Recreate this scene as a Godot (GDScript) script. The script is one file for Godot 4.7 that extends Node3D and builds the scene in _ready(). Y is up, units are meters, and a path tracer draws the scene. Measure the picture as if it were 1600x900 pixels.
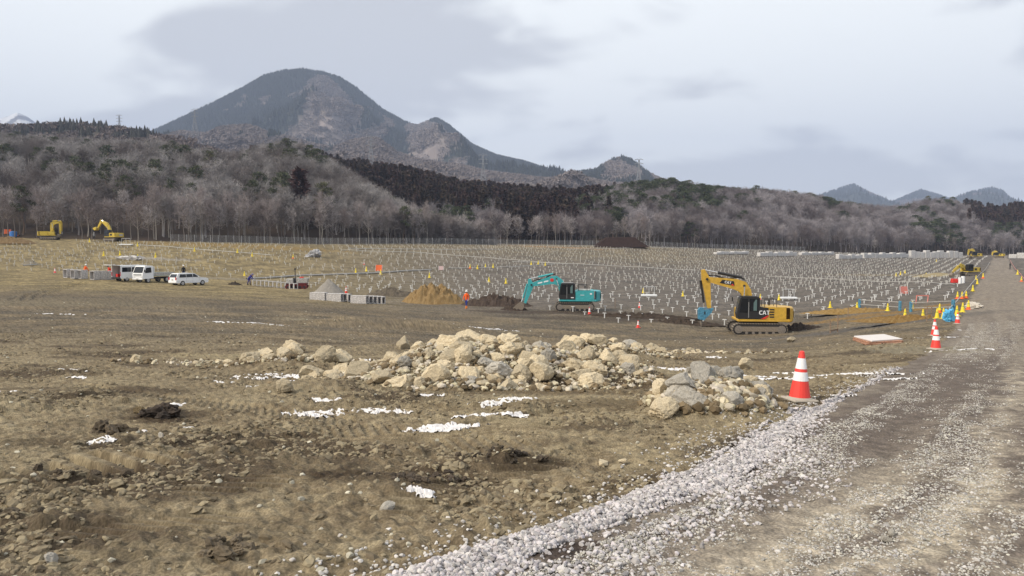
extends Node3D
# A muddy building site below wooded winter hills, under a broken overcast.

const F := 1164.0                      # focal length, for a picture 1600 wide
const EYE := Vector3(0, 1.65, 0)
const PITCH := 0.0558                  # the camera looks down by 3.2 degrees

# ---------------------------------------------------------------- small mesh builder
class Buf:
	var v := PackedVector3Array()
	var n := PackedVector3Array()
	var c := PackedColorArray()
	var smooth := false
	func tri(a: Vector3, b: Vector3, d: Vector3) -> void:
		v.append(a); v.append(b); v.append(d)
	func quad(a: Vector3, b: Vector3, d: Vector3, e: Vector3) -> void:
		tri(a, b, d); tri(a, d, e)
	# a triangle turned so that it faces away from o
	func out(a: Vector3, b: Vector3, d: Vector3, o: Vector3) -> void:
		if (d - a).cross(b - a).dot((a + b + d) / 3.0 - o) >= 0.0: tri(a, b, d)
		else: tri(a, d, b)
	func outq(a: Vector3, b: Vector3, d: Vector3, e: Vector3, o: Vector3) -> void:
		out(a, b, d, o); out(a, d, e, o)
	# box with chamfered edges
	func box(at: Vector3, size: Vector3, ch := 0.0, b := Basis()) -> void:
		var h := size / 2.0
		if ch <= 0.0:
			var p := []
			for i in 8: p.append(at + b * Vector3(h.x if i & 1 else -h.x, h.y if i & 2 else -h.y, h.z if i & 4 else -h.z))
			for q in [[0, 1, 3, 2], [4, 5, 7, 6], [0, 1, 5, 4], [2, 3, 7, 6], [0, 2, 6, 4], [1, 3, 7, 5]]:
				outq(p[q[0]], p[q[1]], p[q[2]], p[q[3]], at)
			return
		ch = minf(ch, minf(h.x, minf(h.y, h.z)) * 0.9)
		var P := func(sx: int, sy: int, sz: int, ax: int) -> Vector3:
			var q := Vector3((h.x - (0.0 if ax == 0 else ch)) * sx, (h.y - (0.0 if ax == 1 else ch)) * sy, (h.z - (0.0 if ax == 2 else ch)) * sz)
			return at + b * q
		for s in [-1, 1]:
			outq(P.call(s, -1, -1, 0), P.call(s, 1, -1, 0), P.call(s, 1, 1, 0), P.call(s, -1, 1, 0), at)
			outq(P.call(-1, s, -1, 1), P.call(1, s, -1, 1), P.call(1, s, 1, 1), P.call(-1, s, 1, 1), at)
			outq(P.call(-1, -1, s, 2), P.call(1, -1, s, 2), P.call(1, 1, s, 2), P.call(-1, 1, s, 2), at)
			for t in [-1, 1]:
				outq(P.call(s, t, -1, 0), P.call(s, t, 1, 0), P.call(s, t, 1, 1), P.call(s, t, -1, 1), at)
				outq(P.call(s, -1, t, 0), P.call(s, 1, t, 0), P.call(s, 1, t, 2), P.call(s, -1, t, 2), at)
				outq(P.call(-1, s, t, 1), P.call(1, s, t, 1), P.call(1, s, t, 2), P.call(-1, s, t, 2), at)
				for u in [-1, 1]:
					out(P.call(s, t, u, 0), P.call(s, t, u, 1), P.call(s, t, u, 2), at)
	func tube(a: Vector3, b: Vector3, r0: float, r1: float, k := 6, caps := true) -> void:
		var w := (b - a).normalized()
		var u := w.cross(Vector3.UP if absf(w.y) < 0.9 else Vector3.RIGHT).normalized()
		var t := w.cross(u)
		var m := (a + b) / 2.0
		for i in k:
			var g := TAU * i / k
			var h := TAU * (i + 1) / k
			var e0 := u * cos(g) + t * sin(g)
			var e1 := u * cos(h) + t * sin(h)
			outq(a + e0 * r0, a + e1 * r0, b + e1 * r1, b + e0 * r1, m)
			if caps:
				if r0 > 0.0: out(a, a + e0 * r0, a + e1 * r0, m)
				if r1 > 0.0: out(b, b + e0 * r1, b + e1 * r1, m)
	func path(p: Array, r: Array, k := 5) -> void:
		for i in p.size() - 1: tube(p[i], p[i + 1], r[i], r[i + 1], k, false)
	# a side view (x, y) drawn out along z
	func prism(poly: PackedVector2Array, z0: float, z1: float, inset := 0.0) -> void:
		var q := poly
		if Geometry2D.is_polygon_clockwise(q): q.reverse()
		var k := q.size()
		var mid := Vector2.ZERO
		for p in q: mid += p / k
		var ix := Geometry2D.triangulate_polygon(q)
		var zc := (z0 + z1) / 2.0
		for s in [z0, z1]:
			for i in range(0, ix.size(), 3):
				var a := Vector3(q[ix[i]].x, q[ix[i]].y, s); var b := Vector3(q[ix[i + 1]].x, q[ix[i + 1]].y, s); var d := Vector3(q[ix[i + 2]].x, q[ix[i + 2]].y, s)
				out(a, b, d, Vector3(a.x, a.y, zc))
		for i in k:
			var a := q[i]; var b := q[(i + 1) % k]
			var nrm := Vector2((b - a).y, -(b - a).x)
			var o := Vector3((a + b).x / 2 - nrm.x, (a + b).y / 2 - nrm.y, zc)
			outq(Vector3(a.x, a.y, z0), Vector3(b.x, b.y, z0), Vector3(b.x, b.y, z1), Vector3(a.x, a.y, z1), o)
	# profile of (radius, height) turned round y
	func lathe(prof: Array, k := 16, at := Vector3.ZERO) -> void:
		for i in prof.size() - 1:
			for j in k:
				var g := TAU * j / k; var h := TAU * (j + 1) / k
				var a: Vector2 = prof[i]; var b: Vector2 = prof[i + 1]
				var p := Vector3(cos(g) * a.x, a.y, sin(g) * a.x); var q := Vector3(cos(h) * a.x, a.y, sin(h) * a.x)
				var r := Vector3(cos(h) * b.x, b.y, sin(h) * b.x); var s := Vector3(cos(g) * b.x, b.y, sin(g) * b.x)
				var o := Vector3(0, (a.y + b.y) / 2, 0) - (Vector3(0, 1, 0) * 0.001)
				if absf(a.x - b.x) > absf(a.y - b.y): o.y += 1.0 * signf(b.x - a.x) * absf(a.x - b.x)
				if b.x > 1e-6: out(at + p, at + r, at + s, at + o)
				if a.x > 1e-6: out(at + p, at + q, at + r, at + o)
	# a beam seen from the side: points, half thickness at each, half width
	func beam(p: Array, th: Array, w: float, z := 0.0) -> void:
		var up := PackedVector2Array(); var dn := PackedVector2Array()
		for i in p.size():
			var d: Vector2 = (p[mini(i + 1, p.size() - 1)] - p[maxi(i - 1, 0)]).normalized()
			var nn := Vector2(-d.y, d.x)
			up.append(p[i] + nn * th[i]); dn.append(p[i] - nn * th[i])
		dn.reverse(); up.append_array(dn)
		prism(up, z - w, z + w)
	func add(o: Buf, t: Transform3D) -> void:
		for p in o.v: v.append(t * p)
	func mesh() -> ArrayMesh:
		var m := ArrayMesh.new()
		if v.is_empty(): return m
		var a := []
		a.resize(Mesh.ARRAY_MAX)
		a[Mesh.ARRAY_VERTEX] = v
		if n.size() == v.size(): a[Mesh.ARRAY_NORMAL] = n
		if c.size() == v.size(): a[Mesh.ARRAY_COLOR] = c
		m.add_surface_from_arrays(Mesh.PRIMITIVE_TRIANGLES, a)
		return m

# ---------------------------------------------------------------- names, labels, materials
var used := {}
func numbered(called: String) -> String:
	var k: int = used.get(called, 0)
	used[called] = k + 1
	return called if k == 0 else "%s_%03d" % [called, k]
func tag(o: Node, label: String, category: String, group := "", kind := "") -> void:
	if label: o.set_meta("label", label)
	if category: o.set_meta("category", category)
	if group: o.set_meta("group", group)
	if kind: o.set_meta("kind", kind)
func thing(called: String, label: String, category: String, at := Vector3.ZERO, turn := 0.0, group := "") -> Node3D:
	var o := Node3D.new()
	o.name = numbered(called)
	add_child(o)
	o.position = at
	o.rotation.y = turn
	tag(o, label, category, group)
	return o
func solid(called: String, b: Buf, m: Material, label: String, category: String, at := Vector3.ZERO, turn := 0.0, group := "", kind := "") -> MeshInstance3D:
	var o := MeshInstance3D.new()
	o.name = numbered(called)
	o.mesh = b.mesh()
	o.material_override = m
	add_child(o)
	o.position = at
	o.rotation.y = turn
	tag(o, label, category, group, kind)
	return o
func part(parent: Node, called: String, b: Buf, m: Material) -> MeshInstance3D:
	return partm(parent, called, b.mesh(), m)
func partm(parent: Node, called: String, mesh: Mesh, m: Material) -> MeshInstance3D:
	var o := MeshInstance3D.new()
	o.name = called
	o.mesh = mesh
	o.material_override = m
	parent.add_child(o, true)
	return o
func copy(o: Node3D, at: Vector3, turn := 0.0, label := "", size := 1.0, group := "") -> Node3D:
	var c: Node3D = o.duplicate()
	var base := String(o.name)
	var cut := base.rfind("_")
	if cut > 0 and base.substr(cut + 1).is_valid_int(): base = base.substr(0, cut)
	c.name = numbered(base)
	add_child(c)
	c.position = at
	c.rotation = Vector3(0, turn, 0)
	c.scale = Vector3.ONE * size
	if label: c.set_meta("label", label)
	if group: c.set_meta("group", group)
	return c

var grime: Texture2D
var grain: Texture2D
var film: Texture2D
var crumb: Texture2D
func noise_tex(freq: float, oct: int, lo: float, hi: float, sd: int, size := 512, warm := 0.0) -> ImageTexture:
	var nz := FastNoiseLite.new()
	nz.seed = sd
	nz.noise_type = FastNoiseLite.TYPE_SIMPLEX_SMOOTH
	nz.frequency = freq
	nz.fractal_octaves = oct
	var im := nz.get_seamless_image(size, size, false, false, 0.12, true)
	im.convert(Image.FORMAT_RGB8)
	var data := im.get_data()
	for i in range(0, data.size(), 3):
		var t := lo + (hi - lo) * data[i] / 255.0
		data[i] = int(clampf(t, 0, 1) * 255.0)
		data[i + 1] = int(clampf(t * (1.0 - warm), 0, 1) * 255.0)
		data[i + 2] = int(clampf(t * (1.0 - 2.0 * warm), 0, 1) * 255.0)
	return ImageTexture.create_from_image(Image.create_from_data(size, size, false, Image.FORMAT_RGB8, data))
# colours are linear, real-world values
func mat(r: float, g: float, b: float, rough := 0.8, metal := 0.0, dirty := 0.0) -> StandardMaterial3D:
	var m := StandardMaterial3D.new()
	m.albedo_color = Color(r, g, b).linear_to_srgb()
	m.roughness = rough
	m.metallic = metal
	if dirty != 0.0:
		m.albedo_texture = grime if dirty > 0.0 else film
		m.uv1_triplanar = true
		m.uv1_scale = Vector3.ONE * absf(dirty)
	return m
func vmat(rough := 0.95, tex: Texture2D = null, scale := 1.0) -> StandardMaterial3D:
	var m := StandardMaterial3D.new()
	m.albedo_color = Color.WHITE
	m.vertex_color_use_as_albedo = true
	m.roughness = rough
	m.metallic_specular = 0.25
	if tex:
		m.albedo_texture = tex
		m.uv1_triplanar = true
		m.uv1_world_triplanar = true
		m.uv1_scale = Vector3.ONE * scale
	return m

# ---------------------------------------------------------------- the lie of the land
func ray(px: float, py: float) -> Vector3:
	return Basis(Vector3.RIGHT, -PITCH) * Vector3((px - 800.0) / F, (450.0 - py) / F, -1.0)
# the point seen at a place in the picture, at a depth in metres
func seen(px: float, py: float, d: float) -> Vector3:
	var r := ray(px, py)
	return EYE + r * (d / -r.z)
const COLS := [-300.0, 100.0, 400.0, 700.0, 1000.0, 1200.0, 1400.0, 1550.0, 1850.0]
const ROWS := [
	[3.7, 900, 900, 900, 900, 900, 900, 900, 900, 900],
	[6.0, 741, 741, 741, 741, 741, 741, 741, 741, 741],
	[10.5, 629, 629, 629, 629, 629, 629, 629, 626, 622],
	[16.0, 574, 577, 580, 582, 584, 583, 578, 574, 568],
	[25.0, 530, 535, 542, 550, 556, 556, 542, 536, 530],
	[40.0, 495, 501, 509, 522, 536, 537, 517, 503, 492],
	[57.0, 465, 470, 481, 500, 517, 522, 498, 478, 468],
	[72.0, 447, 452, 466, 484, 488, 494, 480, 461, 452],
	[86.0, 433, 441, 454, 467, 470, 474, 465, 450, 442],
	[110.0, 413, 422, 437, 449, 452, 455, 450, 438, 432],
	[140.0, 391, 397, 411, 427, 435, 440, 440, 430, 424],
	[175.0, 371, 376, 386, 404, 418, 427, 431, 424, 418],
	[230.0, 363, 369, 376, 383, 398, 411, 418, 413, 409],
	[270.0, 362, 368, 374, 380, 386, 399, 408, 407, 404],
	[330.0, 362, 368, 374, 380, 384, 390, 400, 402, 400],
	[420.0, 362, 368, 374, 380, 384, 389, 395, 399, 398]]
var lut := PackedFloat32Array()
const LR := 260
const LC := 201
const D0 := 2.0
const D1 := 420.0
const AZ := 1.2
func cat(a: float, b: float, c: float, d: float, t: float) -> float:
	return b + 0.5 * t * (c - a + t * (2.0 * a - 5.0 * b + 4.0 * c - d + t * (3.0 * (b - c) + d - a)))
func build_lut() -> void:
	var az := []
	for p in COLS:
		var r := ray(p, 480.0)
		az.append(r.x / -r.z)
	var el := []
	var lg := []
	for row in ROWS:
		var e := []
		for k in COLS.size():
			var r := ray(COLS[k], row[k + 1])
			e.append(EYE.y + row[0] * r.y / -r.z)
		el.append(e)
		lg.append(log(row[0]))
	lut.resize(LR * LC)
	for i in LR:
		var l := lerpf(log(D0), log(D1), float(i) / (LR - 1))
		var a := 0
		while a < ROWS.size() - 2 and l > lg[a + 1]: a += 1
		var t := clampf((l - lg[a]) / (lg[a + 1] - lg[a]), 0.0, 1.0)
		for j in LC:
			var z := lerpf(-AZ, AZ, float(j) / (LC - 1))
			var c := 0
			while c < COLS.size() - 2 and z > az[c + 1]: c += 1
			var u := clampf((z - az[c]) / (az[c + 1] - az[c]), 0.0, 1.0)
			var q := []
			for rr in [maxi(a - 1, 0), a, a + 1, mini(a + 2, ROWS.size() - 1)]:
				var e: Array = el[rr]
				q.append(cat(e[maxi(c - 1, 0)], e[c], e[c + 1], e[mini(c + 2, COLS.size() - 1)], u))
			lut[i * LC + j] = cat(q[0], q[1], q[2], q[3], t)
const LD0 := 0.693147
const LDS := 5.347108          # log(420) - log(2)
func land(x: float, z: float) -> float:
	var d := maxf(-z, D0)
	var fi := clampf((log(d) - LD0) / LDS, 0.0, 1.0) * (LR - 1.001)
	var fj := (clampf(x / d, -AZ, AZ) + AZ) / (2.0 * AZ) * (LC - 1.001)
	var i := int(fi); var j := int(fj)
	var u := fi - i; var w := fj - j
	var k := i * LC + j
	var e := lerpf(lerpf(lut[k], lut[k + 1], w), lerpf(lut[k + LC], lut[k + LC + 1], w), u)
	return e if -z > 3.7 else lerpf(0.0, e, clampf((-z - 0.5) / 3.2, 0.0, 1.0))
# heaps of soil that are part of the ground: x, z, cos, sin, rx, rz, height
var mounds := []
func add_mound(px: float, py: float, rx: float, rz: float, h: float, turn := 0.0) -> void:
	var p := hit(px, py)
	mounds.append([p.x, p.z, cos(turn), sin(turn), rx, rz, h])
func heaps(x: float, z: float) -> float:
	var s := 0.0
	for m in mounds:
		var dx: float = x - m[0]; var dz: float = z - m[1]
		if absf(dx) > 9.0 or absf(dz) > 9.0: continue
		var u: float = (dx * m[2] + dz * m[3]) / m[4]; var w: float = (dz * m[2] - dx * m[3]) / m[5]
		var q := u * u + w * w
		if q < 1.0: s += m[6] * (1.0 - q) * (1.0 - q)
	return s
func ground(x: float, z: float) -> float:
	return land(x, z) + heaps(x, z)
# where a line of sight meets the land
func hit(px: float, py: float) -> Vector3:
	var r := ray(px, py)
	r /= -r.z
	var a := 2.2
	var b := a
	while b < 415.0:
		b = a * 1.012
		var p := EYE + r * b
		if p.y < land(p.x, p.z): break
		a = b
	for k in 14:
		var m := (a + b) / 2.0
		var p := EYE + r * m
		if p.y < land(p.x, p.z): b = m
		else: a = m
	var e := EYE + r * b
	return Vector3(e.x, land(e.x, e.z), e.z)
func on(p: Vector3) -> Vector3:
	return Vector3(p.x, ground(p.x, p.z), p.z)

# the edges of the dirt road: x for a depth
var edge_l := []
var edge_r := []
func road_edges() -> void:
	for q in [[330, 985], [600, 905], [800, 838], [1000, 772], [1120, 722], [1190, 675], [1290, 633], [1380, 586], [1450, 552], [1488, 520], [1508, 480], [1528, 445], [1540, 425], [1549, 408], [1552, 403]]:
		var p := hit(q[0], q[1])
		edge_l.append(Vector2(-p.z, p.x))
	for q in [[2600, 700], [2000, 560], [1760, 510], [1640, 470], [1604, 445], [1588, 425], [1577, 408], [1574, 403]]:
		var p := hit(q[0], q[1])
		edge_r.append(Vector2(-p.z, p.x))
func along(e: Array, d: float) -> float:
	if d <= e[0].x: return e[0].y
	for i in e.size() - 1:
		if d < e[i + 1].x: return lerpf(e[i].y, e[i + 1].y, (d - e[i].x) / (e[i + 1].x - e[i].x))
	return e[-1].y + (d - e[-1].x) * 0.66

# ---------------------------------------------------------------- sky
func fbm(sd: int, freq: float, oct: int, kind := FastNoiseLite.TYPE_SIMPLEX_SMOOTH) -> FastNoiseLite:
	var nz := FastNoiseLite.new()
	nz.seed = sd
	nz.noise_type = kind
	nz.frequency = freq
	nz.fractal_octaves = oct
	nz.fractal_type = FastNoiseLite.FRACTAL_FBM if oct > 1 else FastNoiseLite.FRACTAL_NONE
	return nz
func cloudy_sky() -> PanoramaSkyMaterial:
	var w := 2048
	var h := 1024
	var data := PackedFloat32Array()
	data.resize(w * h * 3)
	var big := fbm(11, 0.9, 5)
	var fine := fbm(23, 2.4, 6)
	var warp := fbm(37, 0.7, 3)
	for y in h:
		var el := PI / 2.0 - (y + 0.5) / h * PI
		var below := el <= 0.0
		var sy := sin(maxf(el, 0.0)); var cy := cos(el)
		for x in w:
			var k := (y * w + x) * 3
			if below:
				data[k] = 0.3; data[k + 1] = 0.28; data[k + 2] = 0.26
				continue
			var az := ((x + 0.5) / w - 0.5) * TAU
			var q := 1.0 / (sy + 0.34)
			var u := sin(az) * cy * q
			var v := -cos(az) * cy * q
			var wx := warp.get_noise_2d(u, v) * 0.32
			var t := big.get_noise_2d(u + wx + 21.3, v * 1.35 + wx) * 0.95 + fine.get_noise_2d(u * 0.8 + wx, v * 1.5 - wx) * 0.50
			t = clampf(0.38 + t * 2.1, 0.0, 1.0)
			t = t * t * (3.0 - 2.0 * t)
			var low := pow(1.0 - sy, 5.0)
			t = lerpf(t, 0.02 + 0.42 * t, low)
			# thick cloud is lavender grey, thin cloud is white, with a breath of blue where it is thinnest
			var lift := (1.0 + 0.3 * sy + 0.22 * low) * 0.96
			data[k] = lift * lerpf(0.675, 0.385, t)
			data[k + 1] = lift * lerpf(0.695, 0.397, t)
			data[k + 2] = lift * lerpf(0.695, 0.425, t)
	var im := Image.create_from_data(w, h, false, Image.FORMAT_RGBF, data.to_byte_array())
	var m := PanoramaSkyMaterial.new()
	m.panorama = ImageTexture.create_from_image(im)
	return m

# ---------------------------------------------------------------- ground, road and snow as one welded sheet
var n_big: FastNoiseLite
var n_mid: FastNoiseLite
var n_small: FastNoiseLite
var n_clod: FastNoiseLite
var n_str: FastNoiseLite
var patches := []    # x, z, rx, rz, cos, sin, colour, strength
var snows := []      # x, z, rx, rz, cos, sin
var tracks := []     # a, direction, length, half width, pitch, height
func patch(px: float, py: float, rx: float, rz: float, col: Color, k: float, turn := 0.0) -> void:
	var p := hit(px, py)
	patches.append([p.x, p.z, rx, rz, cos(turn), sin(turn), col, k])
func snow(px: float, py: float, rx: float, rz: float, turn := 0.0) -> void:
	var p := hit(px, py)
	snows.append([p.x, p.z, rx * 1.3, rz * 1.35, cos(turn), sin(turn)])
func track(a: Vector3, b: Vector3, half: float, step: float, h: float) -> void:
	tracks.append([Vector2(a.x, a.z), (Vector2(b.x, b.z) - Vector2(a.x, a.z)).normalized(), Vector2(a.x, a.z).distance_to(Vector2(b.x, b.z)), half, step, h])
func inside(list_item: Array, x: float, z: float) -> float:
	var dx: float = x - list_item[0]; var dz: float = z - list_item[1]
	var u: float = (dx * list_item[4] + dz * list_item[5]) / list_item[2]
	var w: float = (dz * list_item[4] - dx * list_item[5]) / list_item[3]
	return u * u + w * w
func relief(x: float, z: float, d: float, s: float) -> float:
	# s: metres right of the road's left edge (negative: off the road)
	var near := 1.0 / (1.0 + d * 0.03)
	var b := n_big.get_noise_2d(x, z)
	if s > 0.0:
		var soft := clampf(s / 1.5, 0.0, 1.0)
		var rut := n_str.get_noise_2d(s * 1.4, d * 0.06)
		var e := 0.03 * b + 0.035 * rut * soft + 0.010 * n_mid.get_noise_2d(x, z) + 0.012 * n_small.get_noise_2d(x * 1.5, z * 1.5)
		return e
	var m := n_mid.get_noise_2d(x, z)
	var q := n_clod.get_noise_2d(x, z)
	var rough := clampf(0.55 + 1.5 * n_big.get_noise_2d(x * 2.3 + 40.0, z * 2.3), 0.12, 1.3)
	var e := 0.11 * b + 0.060 * m * rough + 0.034 * n_small.get_noise_2d(x, z)
	e += maxf(0.0, q) * 0.09 * rough * near
	for t in tracks:
		var p: Vector2 = Vector2(x, z) - t[0]
		var l: float = p.dot(t[1])
		if l < 0.0 or l > t[2]: continue
		var c: float = p.cross(t[1])
		var f: float = 1.0 - smoothstep(t[3] * 0.8, t[3], absf(c))
		if f > 0.0:
			var ends := smoothstep(0.0, 0.25, l) * (1.0 - smoothstep(t[2] - 0.25, t[2], l))
			f *= ends
			var wave: float = sin((l + c * 1.15 + 0.05 * m) * TAU / t[4])
			e = lerpf(e, 0.06 * b - 0.03 + t[5] * (smoothstep(-0.5, 0.6, wave) - 0.5) + 0.02 * m, f)
	return e
func relief_low(x: float, z: float) -> float:
	return 0.11 * n_big.get_noise_2d(x, z) + 0.040 * n_mid.get_noise_2d(x, z)
func surface(x: float, z: float) -> float:
	var d := maxf(-z, 0.1)
	return ground(x, z) + relief(x, z, d, minf(x - along(edge_l, d), along(edge_r, d) - x))

var sheet_v := PackedVector3Array()
func build_ground() -> void:
	var angs := PackedFloat32Array()
	var fine := 800
	for i in 14: angs.append(-PI + (PI - 0.76) * i / 14.0)
	for i in fine + 1: angs.append(-0.76 + 1.52 * i / fine)
	for i in range(1, 15): angs.append(0.76 + (PI - 0.76) * i / 14.0)
	var rad := PackedFloat32Array()
	for i in 10: rad.append(0.3 + 2.7 * i / 10.0)
	var r := 3.0
	while r < 11.0:
		rad.append(r); r *= 1.0036
	while r < 26.0:
		rad.append(r); r *= 1.0055
	while r < 130.0:
		rad.append(r); r *= 1.0085
	while r < 460.0:
		rad.append(r); r *= 1.015
	while r < 5600.0:
		rad.append(r); r *= 1.22
	var W := angs.size()
	var H := rad.size()
	print("ground ", W, " x ", H)
	var v := PackedVector3Array(); v.resize(W * H)
	var col := PackedColorArray(); col.resize(W * H)
	var sn := PackedFloat32Array(); sn.resize(W * H)
	var rd := PackedFloat32Array(); rd.resize(W * H)
	var low := PackedFloat32Array(); low.resize(W * H); low.fill(-99.0)
	var c_tan := Color(0.405, 0.350, 0.236)
	var c_brown := Color(0.262, 0.214, 0.145)
	var c_dark := Color(0.105, 0.082, 0.060)
	var c_mid := Color(0.150, 0.134, 0.110)
	var c_ochre := Color(0.420, 0.345, 0.185)
	var c_olive := Color(0.205, 0.170, 0.102)
	var c_grey := Color(0.150, 0.139, 0.128)
	var c_grey2 := Color(0.275, 0.248, 0.215)
	var c_road := Color(0.325, 0.288, 0.244)
	var c_roadpale := Color(0.600, 0.545, 0.440)
	var c_roadwet := Color(0.165, 0.138, 0.126)
	var sn_cos := PackedFloat32Array(); var sn_sin := PackedFloat32Array()
	for a in angs:
		sn_cos.append(cos(a)); sn_sin.append(sin(a))
	for i in H:
		var rr := rad[i]
		for j in W:
			var x := rr * sn_sin[j]
			var z := -rr * sn_cos[j]
			var d := -z
			var k := i * W + j
			var front := d > 0.2
			var dd := maxf(d, 0.2)
			var s := -9.0
			var sl := -9.0
			var px := 800.0 + clampf(x / dd, -1.5, 1.5) * F
			if rr < 600.0:
				sl = x - along(edge_l, dd) + 0.25 * n_mid.get_noise_2d(x * 0.6, z * 0.6)
				s = minf(sl, along(edge_r, dd) - x)
			var b := n_big.get_noise_2d(x, z)
			var m := n_mid.get_noise_2d(x * 1.3 + 9.0, z * 1.3)
			var f := n_small.get_noise_2d(x * 0.8, z * 0.8 + 5.0)
			var f2 := n_small.get_noise_2d(x * 3.1, z * 3.1 + 15.0)
			var e := 0.0
			if rr < 600.0: e = relief(x, z, dd, s)
			var y := ground(x, z) if front else 0.0
			var c: Color
			if s > 0.0:
				var st := n_str.get_noise_2d(s * 1.1 + 30.0, d * 0.05)
				var t := clampf(0.35 + 1.1 * st + 0.45 * m + 0.35 * f, 0.0, 1.0)
				c = c_road.lerp(c_roadpale, t * (0.12 + 0.95 * smoothstep(0.9, 2.2, sl) * (1.0 - smoothstep(3.4, 5.2, sl + 2.0 * m)) * (1.0 - smoothstep(11.0, 20.0, d))))
				var wet := clampf(0.25 - 1.5 * st - 0.6 * m, 0.0, 1.0) * (1.0 - smoothstep(25.0, 60.0, d))
				wet = maxf(wet, (1.0 - smoothstep(0.5, 1.6, absf(sl - 1.35) + 0.6 * m)) * smoothstep(5.0, 7.5, d) * (1.0 - smoothstep(15.0, 22.0, d)))
				c = c.lerp(c_roadwet, wet * 0.75)
			else:
				var t := clampf(0.52 + 0.75 * b + 0.55 * m + 0.5 * f, 0.0, 1.0)
				c = c_brown.lerp(c_tan, t)
				var dk := n_big.get_noise_2d(x * 1.6 - 60.0, z * 3.0 + 31.0) + 0.45 * m + 0.25 * f
				c = c.lerp(c_dark, clampf((dk - 0.10) * 2.6, 0.0, 0.85))
				# with distance the soil blends into streaked mid tones
				var far := smoothstep(16.0, 38.0, d + 6.0 * b)
				if far > 0.0:
					var g := c_mid.lerp(c_brown, clampf(0.5 + b * 1.2 + 0.6 * m, 0.0, 1.0))
					var st2 := n_str.get_noise_2d(x * 0.12, z * 0.9)
					var gk := 1.0 + 0.45 * st2 + 0.2 * f
					c = c.lerp(Color(g.r * gk, g.g * gk, g.b * gk), far * 0.85)
				var fld := smoothstep(58.0, 84.0, d + b * 8.0)
				if fld > 0.0:
					var str := n_str.get_noise_2d(x * 0.10, z * 0.55) + 0.4 * n_str.get_noise_2d(x * 0.5 + 7.0, z * 1.6)
					var lf := c_olive.lerp(c_ochre, clampf(0.5 + 1.1 * str + 0.3 * m, 0.0, 1.0))
					var rt := c_grey.lerp(c_grey2, clampf(0.35 + 1.0 * str + 0.3 * m, 0.0, 1.0))
					var right := smoothstep(400.0, 820.0, px + str * 160.0)
					right *= 1.0 - 0.45 * smoothstep(150.0, 230.0, d) * (1.0 - smoothstep(1000.0, 1250.0, px))
					c = c.lerp(lf.lerp(rt, right), fld)
			if front and rr < 420.0:
				for pt in patches:
					var qx: float = x - pt[0]
					if absf(qx) > pt[2] + pt[3]: continue
					var q := inside(pt, x, z)
					if q < 1.6:
						var kk: float = clampf((1.15 - q + 0.9 * m + 0.5 * f) * 1.6, 0.0, 1.0) * pt[7]
						c = c.lerp(pt[6], kk)
				var w := 0.0
				for pt in snows:
					var qx: float = x - pt[0]
					if absf(qx) > pt[2] + pt[3]: continue
					var q := inside(pt, x, z)
					if q < 1.5: w = maxf(w, 1.15 - q * 1.15 + 0.7 * f + 0.8 * m)
				sn[k] = w
				if w > 0.0: low[k] = y + 0.6 * e + 0.4 * relief_low(x, z) - 0.012 + 0.030 * clampf(w + 1.5 * f2 + 0.9 * f, -0.6, 1.1)
			var j1 := 1.0 + 0.34 * f
			col[k] = Color(c.r * j1, c.g * j1, c.b * j1)
			v[k] = Vector3(x, y + e, z)
			rd[k] = s
	print("vertices done ", Time.get_ticks_msec())
	var ig := PackedInt32Array(); var ir := PackedInt32Array()
	var sv := PackedVector3Array(); var si := PackedInt32Array(); var smap := {}
	for i in H - 1:
		for j in W - 1:
			var a := i * W + j; var b := a + 1; var c := a + W; var e := c + 1
			var road := rd[a] > 0.0 and rad[i] < 440.0
			if road:
				ir.append(a); ir.append(c); ir.append(b); ir.append(b); ir.append(c); ir.append(e)
			else:
				ig.append(a); ig.append(c); ig.append(b); ig.append(b); ig.append(c); ig.append(e)
			if minf(minf(low[a], low[b]), minf(low[c], low[e])) > -90.0 and (low[a] > v[a].y or low[b] > v[b].y or low[c] > v[c].y or low[e] > v[e].y):
				for q in [a, c, b, b, c, e]:
					if not smap.has(q):
						smap[q] = sv.size()
						sv.append(Vector3(v[q].x, clampf(low[q], v[q].y - 0.02, v[q].y + 0.028), v[q].z))
					si.append(smap[q])
	for one in [["ground", ig, vmat(0.95, grain, 1.6)], ["dirt_road", ir, vmat(0.93, grain, 1.3)]]:
		var back := PackedInt32Array(); back.resize(v.size()); back.fill(-1)
		var nv := PackedVector3Array(); var nc := PackedColorArray(); var ni := PackedInt32Array()
		for q in one[1]:
			if back[q] < 0:
				back[q] = nv.size(); nv.append(v[q]); nc.append(col[q])
			ni.append(back[q])
		var am := ArrayMesh.new(); var arr := []
		arr.resize(Mesh.ARRAY_MAX)
		var uv := PackedVector2Array()
		for q in nv: uv.append(Vector2(q.x, q.z))
		arr[Mesh.ARRAY_TEX_UV] = uv
		arr[Mesh.ARRAY_VERTEX] = nv; arr[Mesh.ARRAY_COLOR] = nc; arr[Mesh.ARRAY_INDEX] = ni
		am.add_surface_from_arrays(Mesh.PRIMITIVE_TRIANGLES, arr)
		var o := MeshInstance3D.new()
		one[2].heightmap_enabled = true; one[2].heightmap_texture = crumb; one[2].heightmap_scale = 0.35
		one[2].uv1_triplanar = false; one[2].uv1_world_triplanar = false
		o.name = one[0]; o.mesh = am; o.material_override = one[2]
		add_child(o)
		o.set_meta("kind", "structure")
	var am := ArrayMesh.new(); var arr := []
	arr.resize(Mesh.ARRAY_MAX)
	arr[Mesh.ARRAY_VERTEX] = sv; arr[Mesh.ARRAY_INDEX] = si
	am.add_surface_from_arrays(Mesh.PRIMITIVE_TRIANGLES, arr)
	var o := MeshInstance3D.new()
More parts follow.
